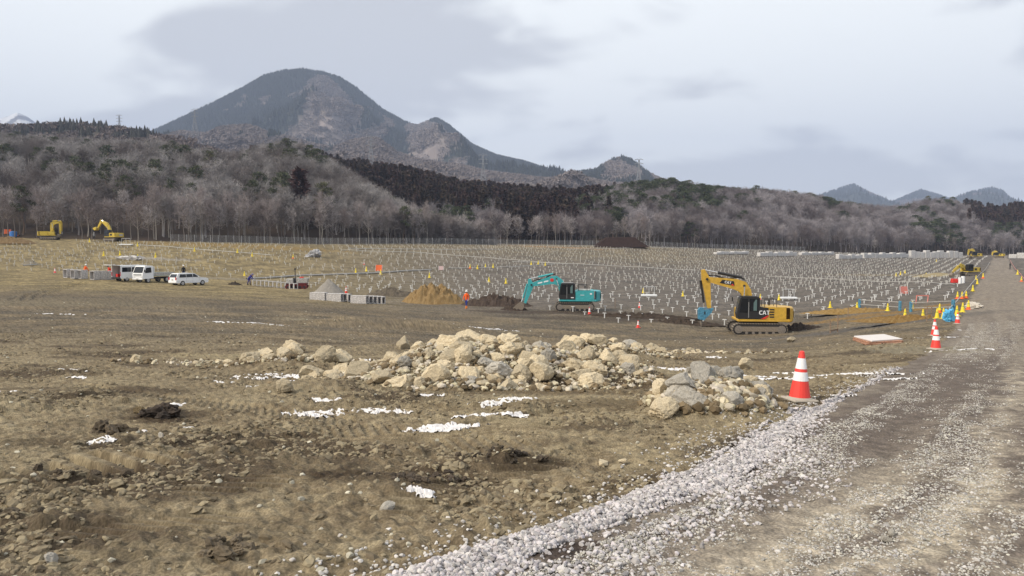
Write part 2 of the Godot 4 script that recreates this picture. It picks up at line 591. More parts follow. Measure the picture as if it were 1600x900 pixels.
	o.name = "snow"; o.mesh = am; o.material_override = mat(0.80, 0.81, 0.84, 0.75, 0.0, -1.5)
	add_child(o)
	tag(o, "thin patches of old white snow lying on the mud", "snow", "", "stuff")
	print("sheet done ", Time.get_ticks_msec(), " snow ", si.size() / 3, " road ", ir.size() / 3, " ground ", ig.size() / 3)

# ---------------------------------------------------------------- stones
func ico(level: int) -> Array:
	var t := (1.0 + sqrt(5.0)) / 2.0
	var p := [Vector3(-1, t, 0), Vector3(1, t, 0), Vector3(-1, -t, 0), Vector3(1, -t, 0), Vector3(0, -1, t), Vector3(0, 1, t), Vector3(0, -1, -t), Vector3(0, 1, -t), Vector3(t, 0, -1), Vector3(t, 0, 1), Vector3(-t, 0, -1), Vector3(-t, 0, 1)]
	for i in 12: p[i] = p[i].normalized()
	var f := [[0, 11, 5], [0, 5, 1], [0, 1, 7], [0, 7, 10], [0, 10, 11], [1, 5, 9], [5, 11, 4], [11, 10, 2], [10, 7, 6], [7, 1, 8], [3, 9, 4], [3, 4, 2], [3, 2, 6], [3, 6, 8], [3, 8, 9], [4, 9, 5], [2, 4, 11], [6, 2, 10], [8, 6, 7], [9, 8, 1]]
	for l in level:
		var mid := {}
		var g := []
		for q in f:
			var m := []
			for e in 3:
				var a: int = mini(q[e], q[(e + 1) % 3]); var b: int = maxi(q[e], q[(e + 1) % 3])
				var key := a * 100000 + b
				if not mid.has(key):
					mid[key] = p.size()
					p.append(((p[a] + p[b]) / 2.0).normalized())
				m.append(mid[key])
			g.append([q[0], m[0], m[2]]); g.append([q[1], m[1], m[0]]); g.append([q[2], m[2], m[1]]); g.append([m[0], m[1], m[2]])
		f = g
	return [p, f]
# a broken stone of about radius 1: a ball cut by planes, with a rough skin
func stone(sd: int, level: int, cuts: int, rough := 0.05, squash := Vector3.ONE) -> Buf:
	var rng := RandomNumberGenerator.new(); rng.seed = sd
	var g := ico(level)
	var pl := []
	for i in cuts:
		pl.append([Vector3(rng.randfn(), rng.randfn(), rng.randfn()).normalized(), rng.randf_range(0.5, 0.88)])
	var nz := fbm(sd, 1.6, 4)
	var q := []
	for p in g[0]:
		var w: Vector3 = p
		for c in pl:
			var o: float = w.dot(c[0]) - c[1]
			if o > 0.0: w -= c[0] * o * 0.96
		w *= 1.0 + rough * 2.0 * nz.get_noise_3dv(p * 1.4)
		q.append(w * squash)
	var b := Buf.new()
	for f in g[1]: b.out(q[f[0]], q[f[1]], q[f[2]], Vector3.ZERO)
	return b
func scatter(called: String, mesh: Mesh, m: Material, xf: Array, cols: Array, label := "", category := "", kind := "stuff", parent: Node = null) -> MultiMeshInstance3D:
	var mm := MultiMesh.new()
	mm.transform_format = MultiMesh.TRANSFORM_3D
	mm.use_colors = true
	mm.mesh = mesh
	mm.instance_count = xf.size()
	var buf := PackedFloat32Array(); buf.resize(xf.size() * 16)
	for i in xf.size():
		var t: Transform3D = xf[i]; var c: Color = cols[i]; var k := i * 16
		buf[k] = t.basis.x.x; buf[k + 1] = t.basis.y.x; buf[k + 2] = t.basis.z.x; buf[k + 3] = t.origin.x
		buf[k + 4] = t.basis.x.y; buf[k + 5] = t.basis.y.y; buf[k + 6] = t.basis.z.y; buf[k + 7] = t.origin.y
		buf[k + 8] = t.basis.x.z; buf[k + 9] = t.basis.y.z; buf[k + 10] = t.basis.z.z; buf[k + 11] = t.origin.z
		buf[k + 12] = c.r; buf[k + 13] = c.g; buf[k + 14] = c.b; buf[k + 15] = 1.0
	mm.buffer = buf
	var o := MultiMeshInstance3D.new()
	o.multimesh = mm
	o.material_override = m
	if parent:
		o.name = called
		parent.add_child(o, true)
		if kind: o.set_meta("kind", kind)
	else:
		o.name = numbered(called)
		add_child(o)
		tag(o, label, category, "", kind)
	return o
func tumble(rng: RandomNumberGenerator, at: Vector3, s: float, flat := 0.8) -> Transform3D:
	var b := Basis.from_euler(Vector3(rng.randf() * TAU, rng.randf() * TAU, rng.randf() * TAU))
	b = Basis.from_scale(Vector3(s, s * flat, s)) * b
	return Transform3D(b, at)

func gravel() -> void:
	var rng := RandomNumberGenerator.new(); rng.seed = 5
	var kinds := 6
	var xf := []; var cs := []
	for k in kinds:
		xf.append([]); cs.append([])
	var put := func(x: float, z: float, s: float, c: Color, lift: float) -> void:
		var k := rng.randi() % kinds
		xf[k].append(tumble(rng, Vector3(x, surface(x, z) + lift, z), s))
		cs[k].append(c)
	# the windrow of crushed stone at the road's left edge
	for i in 56000:
		var u := rng.randf()
		var d := 3.2 * pow(17.0 / 3.2, u * 0.97)
		var e := along(edge_l, d)
		var wide := 0.62 + 0.18 * n_big.get_noise_2d(d * 2.0, 3.0)
		if d > 5.5: wide *= clampf(1.0 - (d - 5.5) / 5.4, 0.12, 1.0)
		if d > 10.8 and rng.randf() < 0.85: continue
		var t := rng.randf()
		if i % 5 < 2: t = 0.45 - 0.42 * log(1.0 - 0.985 * t)
		else: t *= 0.8
		var x := e + (t - 0.10) * wide * 1.05 + 0.10 * n_mid.get_noise_2d(d * 2.0, 1.0)
		var z := -d
		# a bare wet hollow runs through the near end
		var hol := absf((x - e) - 0.52 - 0.1 * n_big.get_noise_2d(d, 8.0))
		if d < 5.3 and d > 3.9 and hol < 0.16 and rng.randf() < 0.85: continue
		if n_mid.get_noise_2d(x * 0.9, z * 0.9) < -0.30 and rng.randf() < 0.6: continue
		var prof := maxf(0.0, 1.0 - absf(t - 0.4) * 2.0)
		var s := 0.005 + 0.019 * pow(rng.randf(), 1.7) + (0.010 if rng.randf() < 0.06 else 0.0)
		var g := lerpf(0.22, 0.60, pow(rng.randf(), 0.75))
		put.call(x, z, s, Color(g, g * rng.randf_range(0.92, 0.96), g * rng.randf_range(0.90, 0.96)), 0.05 * prof * rng.randf() + s * 0.3)
	# loose stones trodden into the road
	for i in 170000:
		var d := 3.0 * pow(40.0 / 3.0, pow(rng.randf(), 1.1))
		var e := along(edge_l, d)
		var s0 := absf(rng.randfn()) * 0.7 if i % 5 == 0 else absf(1.9 + rng.randfn() * 1.2 if rng.randf() < 0.7 else rng.randfn() * 3.2)
		var x := e + 0.6 + s0
		if x / d > 0.8: continue
		var keep := 0.45 + 1.2 * n_str.get_noise_2d(s0 * 1.1 + 30.0, d * 0.05) + 0.8 * n_mid.get_noise_2d(x, -d)
		if rng.randf() > keep: continue
		var s := rng.randf_range(0.004, 0.011) + (0.010 if rng.randf() < 0.04 else 0.0)
		var g := rng.randf_range(0.24, 0.56)
		put.call(x, -d, s, Color(g, g * 0.95, g * rng.randf_range(0.80, 0.93)), 0.0)
	# stones strayed on to the mud beside it
	for i in 2200:
		var d := 3.2 + 13.0 * pow(rng.randf(), 1.5)
		var x := along(edge_l, d) - absf(rng.randfn()) * 0.35
		var g := rng.randf_range(0.35, 0.62)
		put.call(x, -d, rng.randf_range(0.006, 0.022), Color(g, g * 0.95, g * 0.9), 0.004)
	var m := vmat(0.85)
	for k in kinds:
		scatter("gravel", stone(100 + k, 1, 9, 0.08, Vector3(1.0, 0.72, 0.85)).mesh(), m, xf[k], cs[k], ["pale crushed stone heaped along the road edge and strewn over the road"][0], "gravel")
	# clods of mud
	var cx := [[], [], [], []]; var cc := [[], [], [], []]
	for i in 105000:
		var d := 3.0 * pow(34.0 / 3.0, pow(rng.randf(), 1.1))
		var x := rng.randf_range(-0.85, 0.75) * d
		if x > along(edge_l, d) - 0.1: continue
		var dens := n_big.get_noise_2d(x * 2.3 + 40.0, -d * 2.3) + 0.55 * n_mid.get_noise_2d(x * 0.7, -d * 0.7)
		if rng.randf() > clampf(0.26 + dens * 1.9, 0.03, 1.0): continue
		var k := rng.randi() % 4
		var s := rng.randf_range(0.006, 0.024) * (1.0 + 1.4 * pow(rng.randf(), 6.0)) * (1.0 + d * 0.015)
		var t := rng.randf()
		cx[k].append(tumble(rng, Vector3(x, surface(x, -d) - s * 0.15, -d), s, 0.7))
		cc[k].append(Color(0.120, 0.095, 0.065).lerp(Color(0.300, 0.250, 0.165), t))
	for k in 4:
		scatter("mud_clod", stone(140 + k, 1, 3, 0.30, Vector3(1.25, 0.75, 1.0)).mesh(), m, cx[k], cc[k], "small brown mud clods churned up across the bare ground", "mud")
	# small pale stones lying about on the mud
	var sx := [[], []]; var sc := [[], []]
	for i in 1500:
		var d := 3.2 * pow(60.0 / 3.2, pow(rng.randf(), 0.9))
		var x := rng.randf_range(-0.85, 0.75) * d
		if x > along(edge_l, d): continue
		var nearpile := heaps(x, -d) > 0.02
		if not nearpile and rng.randf() < 0.55: continue
		var s := rng.randf_range(0.008, 0.026) * (1.0 + d * 0.03)
		var g := rng.randf_range(0.30, 0.56)
		sx[i % 2].append(tumble(rng, Vector3(x, surface(x, -d) + s * 0.1, -d), s))
		sc[i % 2].append(Color(g, g * 0.93, g * 0.74))
	for k in 2:
		scatter("pebble", stone(160 + k, 1, 8, 0.08).mesh(), m, sx[k], sc[k], "small pale stones scattered over the mud", "pebbles")

# the heaps of broken rock: every rock one can pick out is a thing
func rocks() -> void:
	var rng := RandomNumberGenerator.new(); rng.seed = 77
	var shapes := []
	for k in 14: shapes.append(stone(200 + k, 3, 8 + k % 6, 0.06 + 0.03 * (k % 3), Vector3(1.0, 0.72 + 0.03 * (k % 5), 0.8 + 0.05 * (k % 4))).mesh())
	var pale := []; var grey := []
	for k in 4:
		var t := 0.70 + 0.11 * k
		var m := mat(0.80 * t, 0.70 * t, 0.50 * t, 0.95, 0.0, 1.4); pale.append(m)
		var q := mat(0.60 * t, 0.58 * t, 0.52 * t, 0.95, 0.0, 1.4); grey.append(q)
	var place := func(x: float, z: float, s: float, ms: Array, lift: float, label: String, group: String, called := "rock") -> MeshInstance3D:
		var o := MeshInstance3D.new()
		o.name = numbered(called)
		o.mesh = shapes[rng.randi() % shapes.size()]
		o.material_override = ms[rng.randi() % ms.size()]
		add_child(o)
		o.transform = tumble(rng, Vector3(x, surface(x, z) + s * lift, z), s, rng.randf_range(0.72, 0.95))
		tag(o, label, "rock", group)
		return o
	# heaps: px, py of the middle, half length, half depth, how many, sizes, mix of grey, name of the heap
	var heap := [
		[690, 598, 1.9, 1.4, 58, 0.08, 0.27, 0.08, "pale broken rock in the left half of the long rubble heap", "rocks of the long heap, left half"],
		[815, 594, 2.3, 2.0, 86, 0.08, 0.28, 0.08, "pale broken rock in the middle of the long rubble heap", "rocks of the long heap, middle"],
		[945, 564, 1.9, 1.7, 60, 0.07, 0.28, 0.2, "pale broken rock at the right end of the long rubble heap", "rocks of the long heap, right end"],
		[1108, 646, 0.74, 0.8, 56, 0.06, 0.20, 0.6, "grey or cream rock in the small separate heap left of the big cone", "rocks of the small heap by the cone"],
		[450, 574, 1.3, 0.8, 30, 0.07, 0.26, 0.0, "cream rock in the low snowy heap left of the long rubble heap", "rocks of the low snowy heap"],
		[1100, 553, 2.6, 1.6, 34, 0.05, 0.17, 0.3, "pale rock in the low scatter behind the small heap", "rocks scattered behind the small heap"],
		[395, 566, 3.0, 1.2, 16, 0.04, 0.13, 0.0, "small cream rock on the pale ragged bank left of the snowy heap", "rocks of the pale ragged bank"],
		[545, 600, 1.2, 0.5, 14, 0.05, 0.15, 0.1, "cream rock on the low soil swell between the two heaps", "rocks between the low heap and the long heap"]]
	for h in heap:
		var c := hit(h[0], h[1])
		for i in h[4]:
			var a := rng.randf() * TAU; var q := sqrt(rng.randf())
			var x: float = c.x + cos(a) * q * h[2]; var z: float = c.z + sin(a) * q * h[3]
			var s: float = h[5] + (h[6] - h[5]) * pow(rng.randf(), 1.9)
			s *= 1.15
			if i < 12: s = h[6] * rng.randf_range(0.8, 1.35)
			place.call(x, z, s, grey if rng.randf() < h[7] else pale, rng.randf_range(-0.15, 0.5), h[8], h[9])
		# rubble between the rocks, too small to pick apart
		var xf := []; var cs := []
		for i in int(250.0 + h[4] * 28.0) if h[1] != 553 and h[1] != 566 else 320:
			var a := rng.randf() * TAU; var q := pow(rng.randf(), 0.6) * 1.12
			var x: float = c.x + cos(a) * q * h[2]; var z: float = c.z + sin(a) * q * h[3]
			var s := 0.012 + 0.07 * pow(rng.randf(), 2.0)
			var g := rng.randf_range(0.34, 0.60)
			xf.append(tumble(rng, Vector3(x, surface(x, z) + s * 0.3, z), s))
			cs.append(Color(g, g * 0.89, g * rng.randf_range(0.60, 0.76)))
		var mx := []; var mc := []
		for i in int(h[4] * 10.0):
			var a := rng.randf() * TAU; var q := pow(rng.randf(), 0.5) * 1.2
			var x: float = c.x + cos(a) * q * h[2]; var z: float = c.z + sin(a) * q * h[3]
			var s := 0.015 + 0.06 * pow(rng.randf(), 2.0)
			var g := rng.randf_range(0.6, 1.3)
			mx.append(tumble(rng, Vector3(x, surface(x, z) + s * 0.5, z), s)); mc.append(Color(0.19 * g, 0.145 * g, 0.090 * g))
		scatter("soil_crumb", stone(260 + int(h[0]) % 13, 1, 4, 0.28).mesh(), vmat(0.95), mx, mc, "brown soil crumbs mixed in among the heaped rocks", "soil")
		scatter("rubble", stone(230 + int(h[0]) % 17, 1, 9, 0.08, Vector3(1.0, 0.75, 0.85)).mesh(), vmat(0.95), xf, cs, "loose pale rubble filling the gaps between the heaped rocks", "rubble")
	# rocks that can be told apart
	for q in [
		[460, 552, 0.36, pale, "large smooth cream boulder on top of the low snowy heap"],
		[1040, 660, 0.20, pale, "big tan boulder at the front left foot of the small heap"],
		[1019, 660, 0.07, pale, "small round rock touching the left of the big tan boulder"],
		[632, 545, 0.36, pale, "tall pointed boulder crowning the left end of the long heap"],
		[880, 580, 0.42, pale, "widest cream boulder on the front face of the long heap"],
		[735, 590, 0.16, pale, "white rounded rock at the front foot of the long heap"],
		[606, 786, 0.062, grey, "single pale rock alone on the mud in the middle foreground"],
		[942, 725, 0.055, pale, "rounded white stone, larger of the pair on the mud by the road"],
		[973, 724, 0.042, pale, "flatter white stone, smaller of the pair on the mud by the road"],
		[445, 617, 0.16, pale, "cream rock beside the snow in front of the low heap"],
		[488, 597, 0.26, pale, "crumbling cream boulder between the low heap and the long heap"],
		[770, 607, 0.11, pale, "lone cream rock just before the snow streak in front of the heap"],
		[1165, 575, 0.20, pale, "long slab of pale rock leaning right of the small heap"],
		[1190, 644, 0.10, pale, "flat pale stone beside the road right of the small heap"],
		[1385, 846, 0.036, grey, "white stone lying loose on the road"],
		[1393, 838, 0.028, grey, "tan stone just behind the white one on the road"],
		[80, 888, 0.05, grey, "smooth grey stone at the bottom left corner"],
		[252, 684, 0.045, grey, "bluish grey stone right of the dark mud lump"],
		[1236, 534, 0.30, pale, "cream rock alone on the flat behind the big cone"]]:
		var p := hit(q[0], q[1])
		place.call(p.x, p.z, q[2], q[3], 0.45, q[4], "")

func lay_out_ground() -> void:
	# soil under the rock heaps
	add_mound(690, 596, 2.6, 1.9, 0.42, 0.1)
	add_mound(825, 588, 3.6, 2.6, 0.50, 0.1)
	add_mound(945, 566, 2.8, 2.6, 0.48, 0.0)
	add_mound(1108, 646, 1.15, 1.2, 0.42, 0.2)
	add_mound(455, 577, 2.0, 1.3, 0.30, 0.1)
	add_mound(500, 610, 1.6, 0.8, 0.16, 0.0)
	add_mound(620, 512, 8.0, 3.0, 0.55, 0.0)
	add_mound(780, 722, 0.8, 0.35, 0.10, -0.2)
	add_mound(600, 760, 0.7, 0.5, 0.09, 0.0)
	# colour of the ground where other soil shows
	var pale := Color(0.40, 0.345, 0.225)
	var dark := Color(0.075, 0.056, 0.040)
	patch(400, 556, 3.6, 0.9, pale, 0.9, 0.05)
	patch(690, 585, 2.2, 1.2, pale, 0.8)
	patch(815, 586, 2.6, 1.5, pale, 0.75)
	patch(945, 560, 2.2, 1.6, pale, 0.75)
	patch(935, 602, 2.0, 0.9, Color(0.115, 0.086, 0.056), 0.85, -0.2)
	patch(1108, 644, 0.9, 1.0, Color(0.33, 0.29, 0.21), 0.7)
	patch(620, 508, 7.5, 2.2, Color(0.32, 0.29, 0.21), 0.8)
	patch(245, 652, 0.42, 0.25, dark, 0.9, 0.2)
	patch(640, 745, 0.9, 0.5, dark, 0.75)
	patch(780, 722, 0.8, 0.3, dark, 0.7)
	patch(160, 690, 1.1, 0.35, dark, 0.6)
	patch(60, 760, 1.2, 0.4, dark, 0.45)
	patch(1000, 640, 2.4, 0.6, Color(0.12, 0.092, 0.060), 0.6)
	patch(850, 615, 2.2, 0.5, Color(0.13, 0.095, 0.058), 0.6)
	patch(1190, 690, 1.2, 0.3, Color(0.085, 0.070, 0.064), 0.8, -0.7)
	patch(850, 855, 0.35, 0.18, Color(0.075, 0.058, 0.052), 0.9, -0.3)
	patch(1060, 745, 0.9, 0.18, dark, 0.8, -0.35)
	# ochre bank and the pale grey flat in front of it
	patch(1385, 490, 9.0, 1.6, Color(0.33, 0.215, 0.085), 0.95, -0.15)
	patch(1300, 487, 5.0, 1.6, Color(0.36, 0.31, 0.23), 0.7)
	patch(1350, 512, 10.0, 3.0, Color(0.165, 0.155, 0.145), 0.8)
	patch(1000, 500, 14.0, 2.0, Color(0.07, 0.056, 0.048), 0.6)
	patch(860, 488, 9.0, 2.0, Color(0.075, 0.056, 0.046), 0.7)
	patch(1390, 430, 16.0, 5.0, Color(0.30, 0.25, 0.16), 0.7)
	patch(860, 386, 20.0, 4.0, Color(0.42, 0.25, 0.10), 0.8)
	patch(370, 384, 26.0, 9.0, Color(0.34, 0.24, 0.09), 0.7)
	patch(240, 404, 9.0, 2.5, Color(0.50, 0.48, 0.45), 0.6)
	patch(360, 436, 14.0, 2.2, Color(0.33, 0.30, 0.24), 0.7)
	patch(60, 470, 14.0, 5.0, Color(0.27, 0.235, 0.165), 0.7)
	patch(250, 470, 26.0, 6.0, Color(0.165, 0.140, 0.105), 0.45)
	patch(1440, 545, 1.5, 2.0, Color(0.33, 0.30, 0.22), 0.8)
	# thin snow
	for q in [[105, 578, 0.42, 0.16, 0.1], [118, 592, 0.2, 0.1, 0.0], [475, 588, 1.0, 0.5, -0.35], [430, 592, 0.5, 0.2, -0.2], [395, 590, 0.42, 0.14, 0.0], [425, 608, 0.4, 0.12, 0.0], [550, 644, 0.62, 0.22, 0.1], [510, 628, 0.3, 0.14, 0.5],
		[560, 565, 0.45, 0.18, 0.0], [640, 601, 0.35, 0.10, 0.0], [690, 603, 0.5, 0.09, 0.0], [740, 602, 0.5, 0.12, -0.1], [660, 622, 0.25, 0.10, 0.0], [785, 632, 0.40, 0.18, -0.5], [700, 668, 0.42, 0.14, -0.3], [775, 654, 0.36, 0.07, 0.1], [730, 657, 0.2, 0.06, 0.0],
		[1050, 578, 1.0, 0.5, 0.1], [1030, 575, 0.5, 0.2, 0.0], [1100, 560, 0.7, 0.25, 0.0], [975, 555, 0.4, 0.25, 0.0], [1170, 588, 0.6, 0.2, 0.2], [1180, 615, 0.25, 0.45, 0.3], [1225, 592, 0.7, 0.16, 0.1], [1350, 587, 0.9, 0.16, 0.05], [1240, 622, 0.42, 0.14, -0.1], [1310, 620, 0.35, 0.09, -0.2],
		[1400, 594, 0.4, 0.08, 0.0], [1480, 528, 1.3, 0.25, 0.05], [1495, 546, 1.0, 0.2, 0.1], [1475, 518, 1.0, 0.2, 0.0], [380, 506, 2.4, 0.4, 0.1], [745, 512, 2.8, 0.5, 0.25], [690, 505, 1.4, 0.25, 0.0], [90, 491, 1.6, 0.3, 0.0], [160, 690, 0.10, 0.10, 0.0], [276, 632, 0.12, 0.08, 0.3], [215, 675, 0.10, 0.06, 0.0], [290, 664, 0.12, 0.05, 0.0], [650, 768, 0.12, 0.05, 0.2], [355, 598, 0.2, 0.1, 0.0], [10, 616, 0.25, 0.06, 0.0], [1225, 583, 0.3, 0.1, 0.0], [880, 545, 0.4, 0.15, 0.0]]:
		snow(q[0], q[1], q[2], q[3], q[4])
	# prints of crawler tracks
	track(hit(70, 722), hit(300, 722), 0.50, 0.36, 0.12)
	track(hit(500, 662), hit(830, 700), 0.45, 0.20, 0.04)
	track(hit(250, 770), hit(480, 742), 0.30, 0.26, 0.06)
	track(hit(20, 470), hit(130, 440), 1.0, 0.7, 0.12)
	track(hit(560, 690), hit(900, 650), 0.30, 0.18, 0.03)
	# long ruts left by wheels and crawlers
	for q in [[-60, 640, 420, 600, 0.22], [-60, 656, 430, 612, 0.22], [380, 690, 900, 668, 0.24], [100, 600, 560, 660, 0.24], [-80, 560, 380, 530, 0.3], [-80, 548, 380, 520, 0.3], [560, 800, 960, 690, 0.2], [500, 640, 820, 640, 0.25], [-40, 850, 420, 800, 0.22]]:
		track(hit(q[0], q[1]), hit(q[2], q[3]), q[4], 0.17, 0.028)

# ---------------------------------------------------------------- trees
func rnd_dir(rng: RandomNumberGenerator) -> Vector3:
	return Vector3(rng.randfn(), rng.randfn(), rng.randfn()).normalized()
func sliver(b: Buf, a: Vector3, e: Vector3, w: float, rng: RandomNumberGenerator) -> void:
	var s := (e - a).cross(rnd_dir(rng)).normalized() * w * 0.5
	b.tri(a - s, a + s, e)
# a bare winter tree 10 m tall: [trunk and limbs, twigs]
func bare_tree(sd: int, wide: float, first: float, lean := 0.0) -> Array:
	var rng := RandomNumberGenerator.new(); rng.seed = sd
	var tr := Buf.new(); var tw := Buf.new()
	var h := 10.0
	var p := [Vector3(0, -0.4, 0)]; var r := [0.17]
	for i in 5:
		var y := h * 0.86 * (i + 1) / 5.0
		p.append(Vector3(rng.randf_range(-0.16, 0.16) + lean * y, y, rng.randf_range(-0.16, 0.16))); r.append(0.15 * (1.0 - 0.82 * (i + 1) / 5.0))
	tr.path(p, r, 5)
	var tops := 17
	for i in tops:
		var t := lerpf(first, 0.86, pow((i + 0.5) / tops, 0.85))
		var f := t / 0.86 * 5.0
		var k := mini(int(f), 4)
		var a: Vector3 = p[k].lerp(p[k + 1], f - k)
		var g := i * 2.4 + rng.randf()
		var out := Vector3(cos(g), 0, sin(g))
		var l := h * wide * (0.16 + 0.5 * pow(1.0 - t, 0.8)) * rng.randf_range(0.75, 1.2)
		var m := a + (out + Vector3(0, rng.randf_range(0.5, 1.1), 0)).normalized() * l * 0.55
		var e := m + (out * 0.7 + Vector3(0, rng.randf_range(0.7, 1.4), 0)).normalized() * l * 0.6
		tr.path([a, m, e], [0.055, 0.032, 0.012], 3)
		for j in 8:
			var q := a.lerp(m, 0.4 + 0.6 * rng.randf()) if j < 3 else m.lerp(e, rng.randf())
			var d := (out * 0.5 + Vector3.UP * 0.75 + rnd_dir(rng) * 0.95).normalized()
			var bl := rng.randf_range(0.8, 1.7) * (0.6 + wide)
			var z := q + d * bl
			sliver(tw, q, z, 0.06, rng)
			for s in 7:
				var q2 := q.lerp(z, rng.randf_range(0.2, 1.0))
				sliver(tw, q2, q2 + (d * 0.6 + rnd_dir(rng) * 0.9 + Vector3.UP * 0.35).normalized() * rng.randf_range(0.5, 1.25), 0.05, rng)
	return [tr.mesh(), tw.mesh()]
func blade(b: Buf, at: Vector3, d: Vector3, l: float, w: float, rng: RandomNumberGenerator) -> void:
	var s := d.cross(rnd_dir(rng)).normalized() * w * 0.5
	b.tri(at - s, at + s, at + d * l)
# a red pine 10 m tall with tufts held flat on crooked limbs
func pine(sd: int, low: float) -> Array:
	var rng := RandomNumberGenerator.new(); rng.seed = sd
	var tr := Buf.new(); var cr := Buf.new()
	var p := [Vector3(0, -0.4, 0)]; var r := [0.17]
	for i in 5:
		p.append(Vector3(rng.randf_range(-0.3, 0.3), 9.2 * (i + 1) / 5.0, rng.randf_range(-0.3, 0.3))); r.append(0.16 * (1.0 - 0.8 * (i + 1) / 5.0))
	tr.path(p, r, 5)
	var k := 15
	for i in k:
		var t := lerpf(low, 1.0, (i + 0.3) / k)
		var f := minf(t * 5.0, 4.99)
		var a: Vector3 = p[int(f)].lerp(p[int(f) + 1], f - int(f))
		var g := i * 2.4 + rng.randf()
		var l := lerpf(2.7, 0.3, pow((t - low) / (1.0 - low), 1.3)) * rng.randf_range(0.6, 1.15)
		var c := a + Vector3(cos(g) * l, rng.randf_range(0.1, 0.7), sin(g) * l)
		tr.path([a, c], [0.06, 0.02], 3)
		var rad := rng.randf_range(0.7, 1.25)
		for j in 58:
			var q := rnd_dir(rng) * pow(rng.randf(), 0.4)
			q = c + Vector3(q.x * rad, q.y * rad * 0.42, q.z * rad)
			blade(cr, q, (rnd_dir(rng) + Vector3.UP * 0.4).normalized(), rng.randf_range(0.35, 0.6), 0.24, rng)
	return [tr.mesh(), cr.mesh()]
# a cedar 10 m tall: a ragged narrow cone of drooping sprays
func cedar(sd: int, wide: float) -> Array:
	var rng := RandomNumberGenerator.new(); rng.seed = sd
	var tr := Buf.new(); var cr := Buf.new()
	tr.path([Vector3(0, -0.4, 0), Vector3(0.05, 5, 0), Vector3(0, 9.6, 0)], [0.2, 0.12, 0.02], 5)
	for i in 760:
		var t := pow(rng.randf(), 0.85)
		var y := lerpf(0.9, 10.0, t)
		var g := rng.randf() * TAU
		var lump := 0.78 + 0.22 * sin(g * 3.0 + y * 2.1 + sd) + 0.12 * sin(y * 5.0 + g)
		var rr := wide * (0.08 + 1.0 * pow(1.0 - t, 0.72)) * lump * sqrt(rng.randf_range(0.35, 1.0))
		var o := Vector3(cos(g), 0, sin(g))
		blade(cr, o * rr * 0.72 + Vector3(0, y, 0), (o * 0.8 + Vector3(0, rng.randf_range(-0.5, 0.7), 0) + rnd_dir(rng) * 0.4).normalized(), rng.randf_range(0.4, 0.85), 0.42, rng)
	return [tr.mesh(), cr.mesh()]

# ---------------------------------------------------------------- hills
func ramp(tab: Array, x: float) -> float:
	if x <= tab[0][0]: return tab[0][1]
	for i in tab.size() - 1:
		if x < tab[i + 1][0]:
			var t: float = (x - tab[i][0]) / (tab[i + 1][0] - tab[i][0])
			return lerpf(tab[i][1], tab[i + 1][1], t)
	return tab[-1][1]
func high(py: float, d: float) -> float:
	var r := ray(800, py)
	return EYE.y + d * r.y / -r.z
const FOOT := [[-700, 200], [0, 186], [250, 186], [500, 206], [700, 238], [1000, 282], [1300, 345], [1550, 425], [2300, 440]]
const HILL_A := [[-700, 175], [-300, 185], [0, 200], [60, 203], [120, 208], [190, 213], [250, 217], [320, 229], [370, 232], [400, 219], [450, 208], [500, 224], [560, 264], [620, 308], [680, 340], [730, 362], [780, 378]]
const RIDGE_A := [[-700, 430], [0, 420], [300, 390], [450, 370], [560, 330], [680, 280], [780, 262]]
const HILL_B := [[300, 235], [480, 240], [540, 252], [600, 262], [660, 272], [700, 285], [760, 292], [800, 297], [850, 302], [900, 303], [950, 292], [1000, 285], [1040, 279], [1080, 286], [1150, 296], [1200, 297], [1260, 302], [1300, 312], [1350, 320], [1400, 322], [1440, 312], [1480, 310], [1510, 318], [1560, 326], [1600, 318], [1800, 300], [2300, 290]]
const RIDGE_B := [[300, 480], [540, 450], [800, 470], [1000, 490], [1300, 520], [1600, 570], [2300, 600]]
const FOOT_B := [[300, 300], [600, 285], [750, 275], [1000, 286], [1300, 348], [1550, 430], [2300, 450]]
var n_hill: FastNoiseLite
func px_of(x: float, z: float) -> float:
	return 800.0 + x / maxf(-z, 1.0) * F
func rise(x: float, z: float, top: Array, ridge: Array, foot: Array, tree: float) -> float:
	var d := -z
	var p := px_of(x, z)
	var db := ramp(foot, p); var dr := ramp(ridge, p)
	var e0 := land(x * 0.95, z * 0.95) - 0.6
	if d < db: return e0 - (db - d) * 0.25
	var e1 := high(ramp(top, p), dr) - tree
	var t := (d - db) / (dr - db)
	var n := n_hill.get_noise_2d(x, z)
	if t < 1.0:
		var f := t * (1.55 - 0.55 * t)
		return lerpf(e0, e1, f) + n * 7.0 * t * (1.0 - t) * 4.0 * 0.6
	return e1 - (d - dr) * 0.35
func hill_a(x: float, z: float) -> float: return rise(x, z, HILL_A, RIDGE_A, FOOT, 15.0)
func hill_b(x: float, z: float) -> float: return rise(x, z, HILL_B, RIDGE_B, FOOT_B, 11.0)
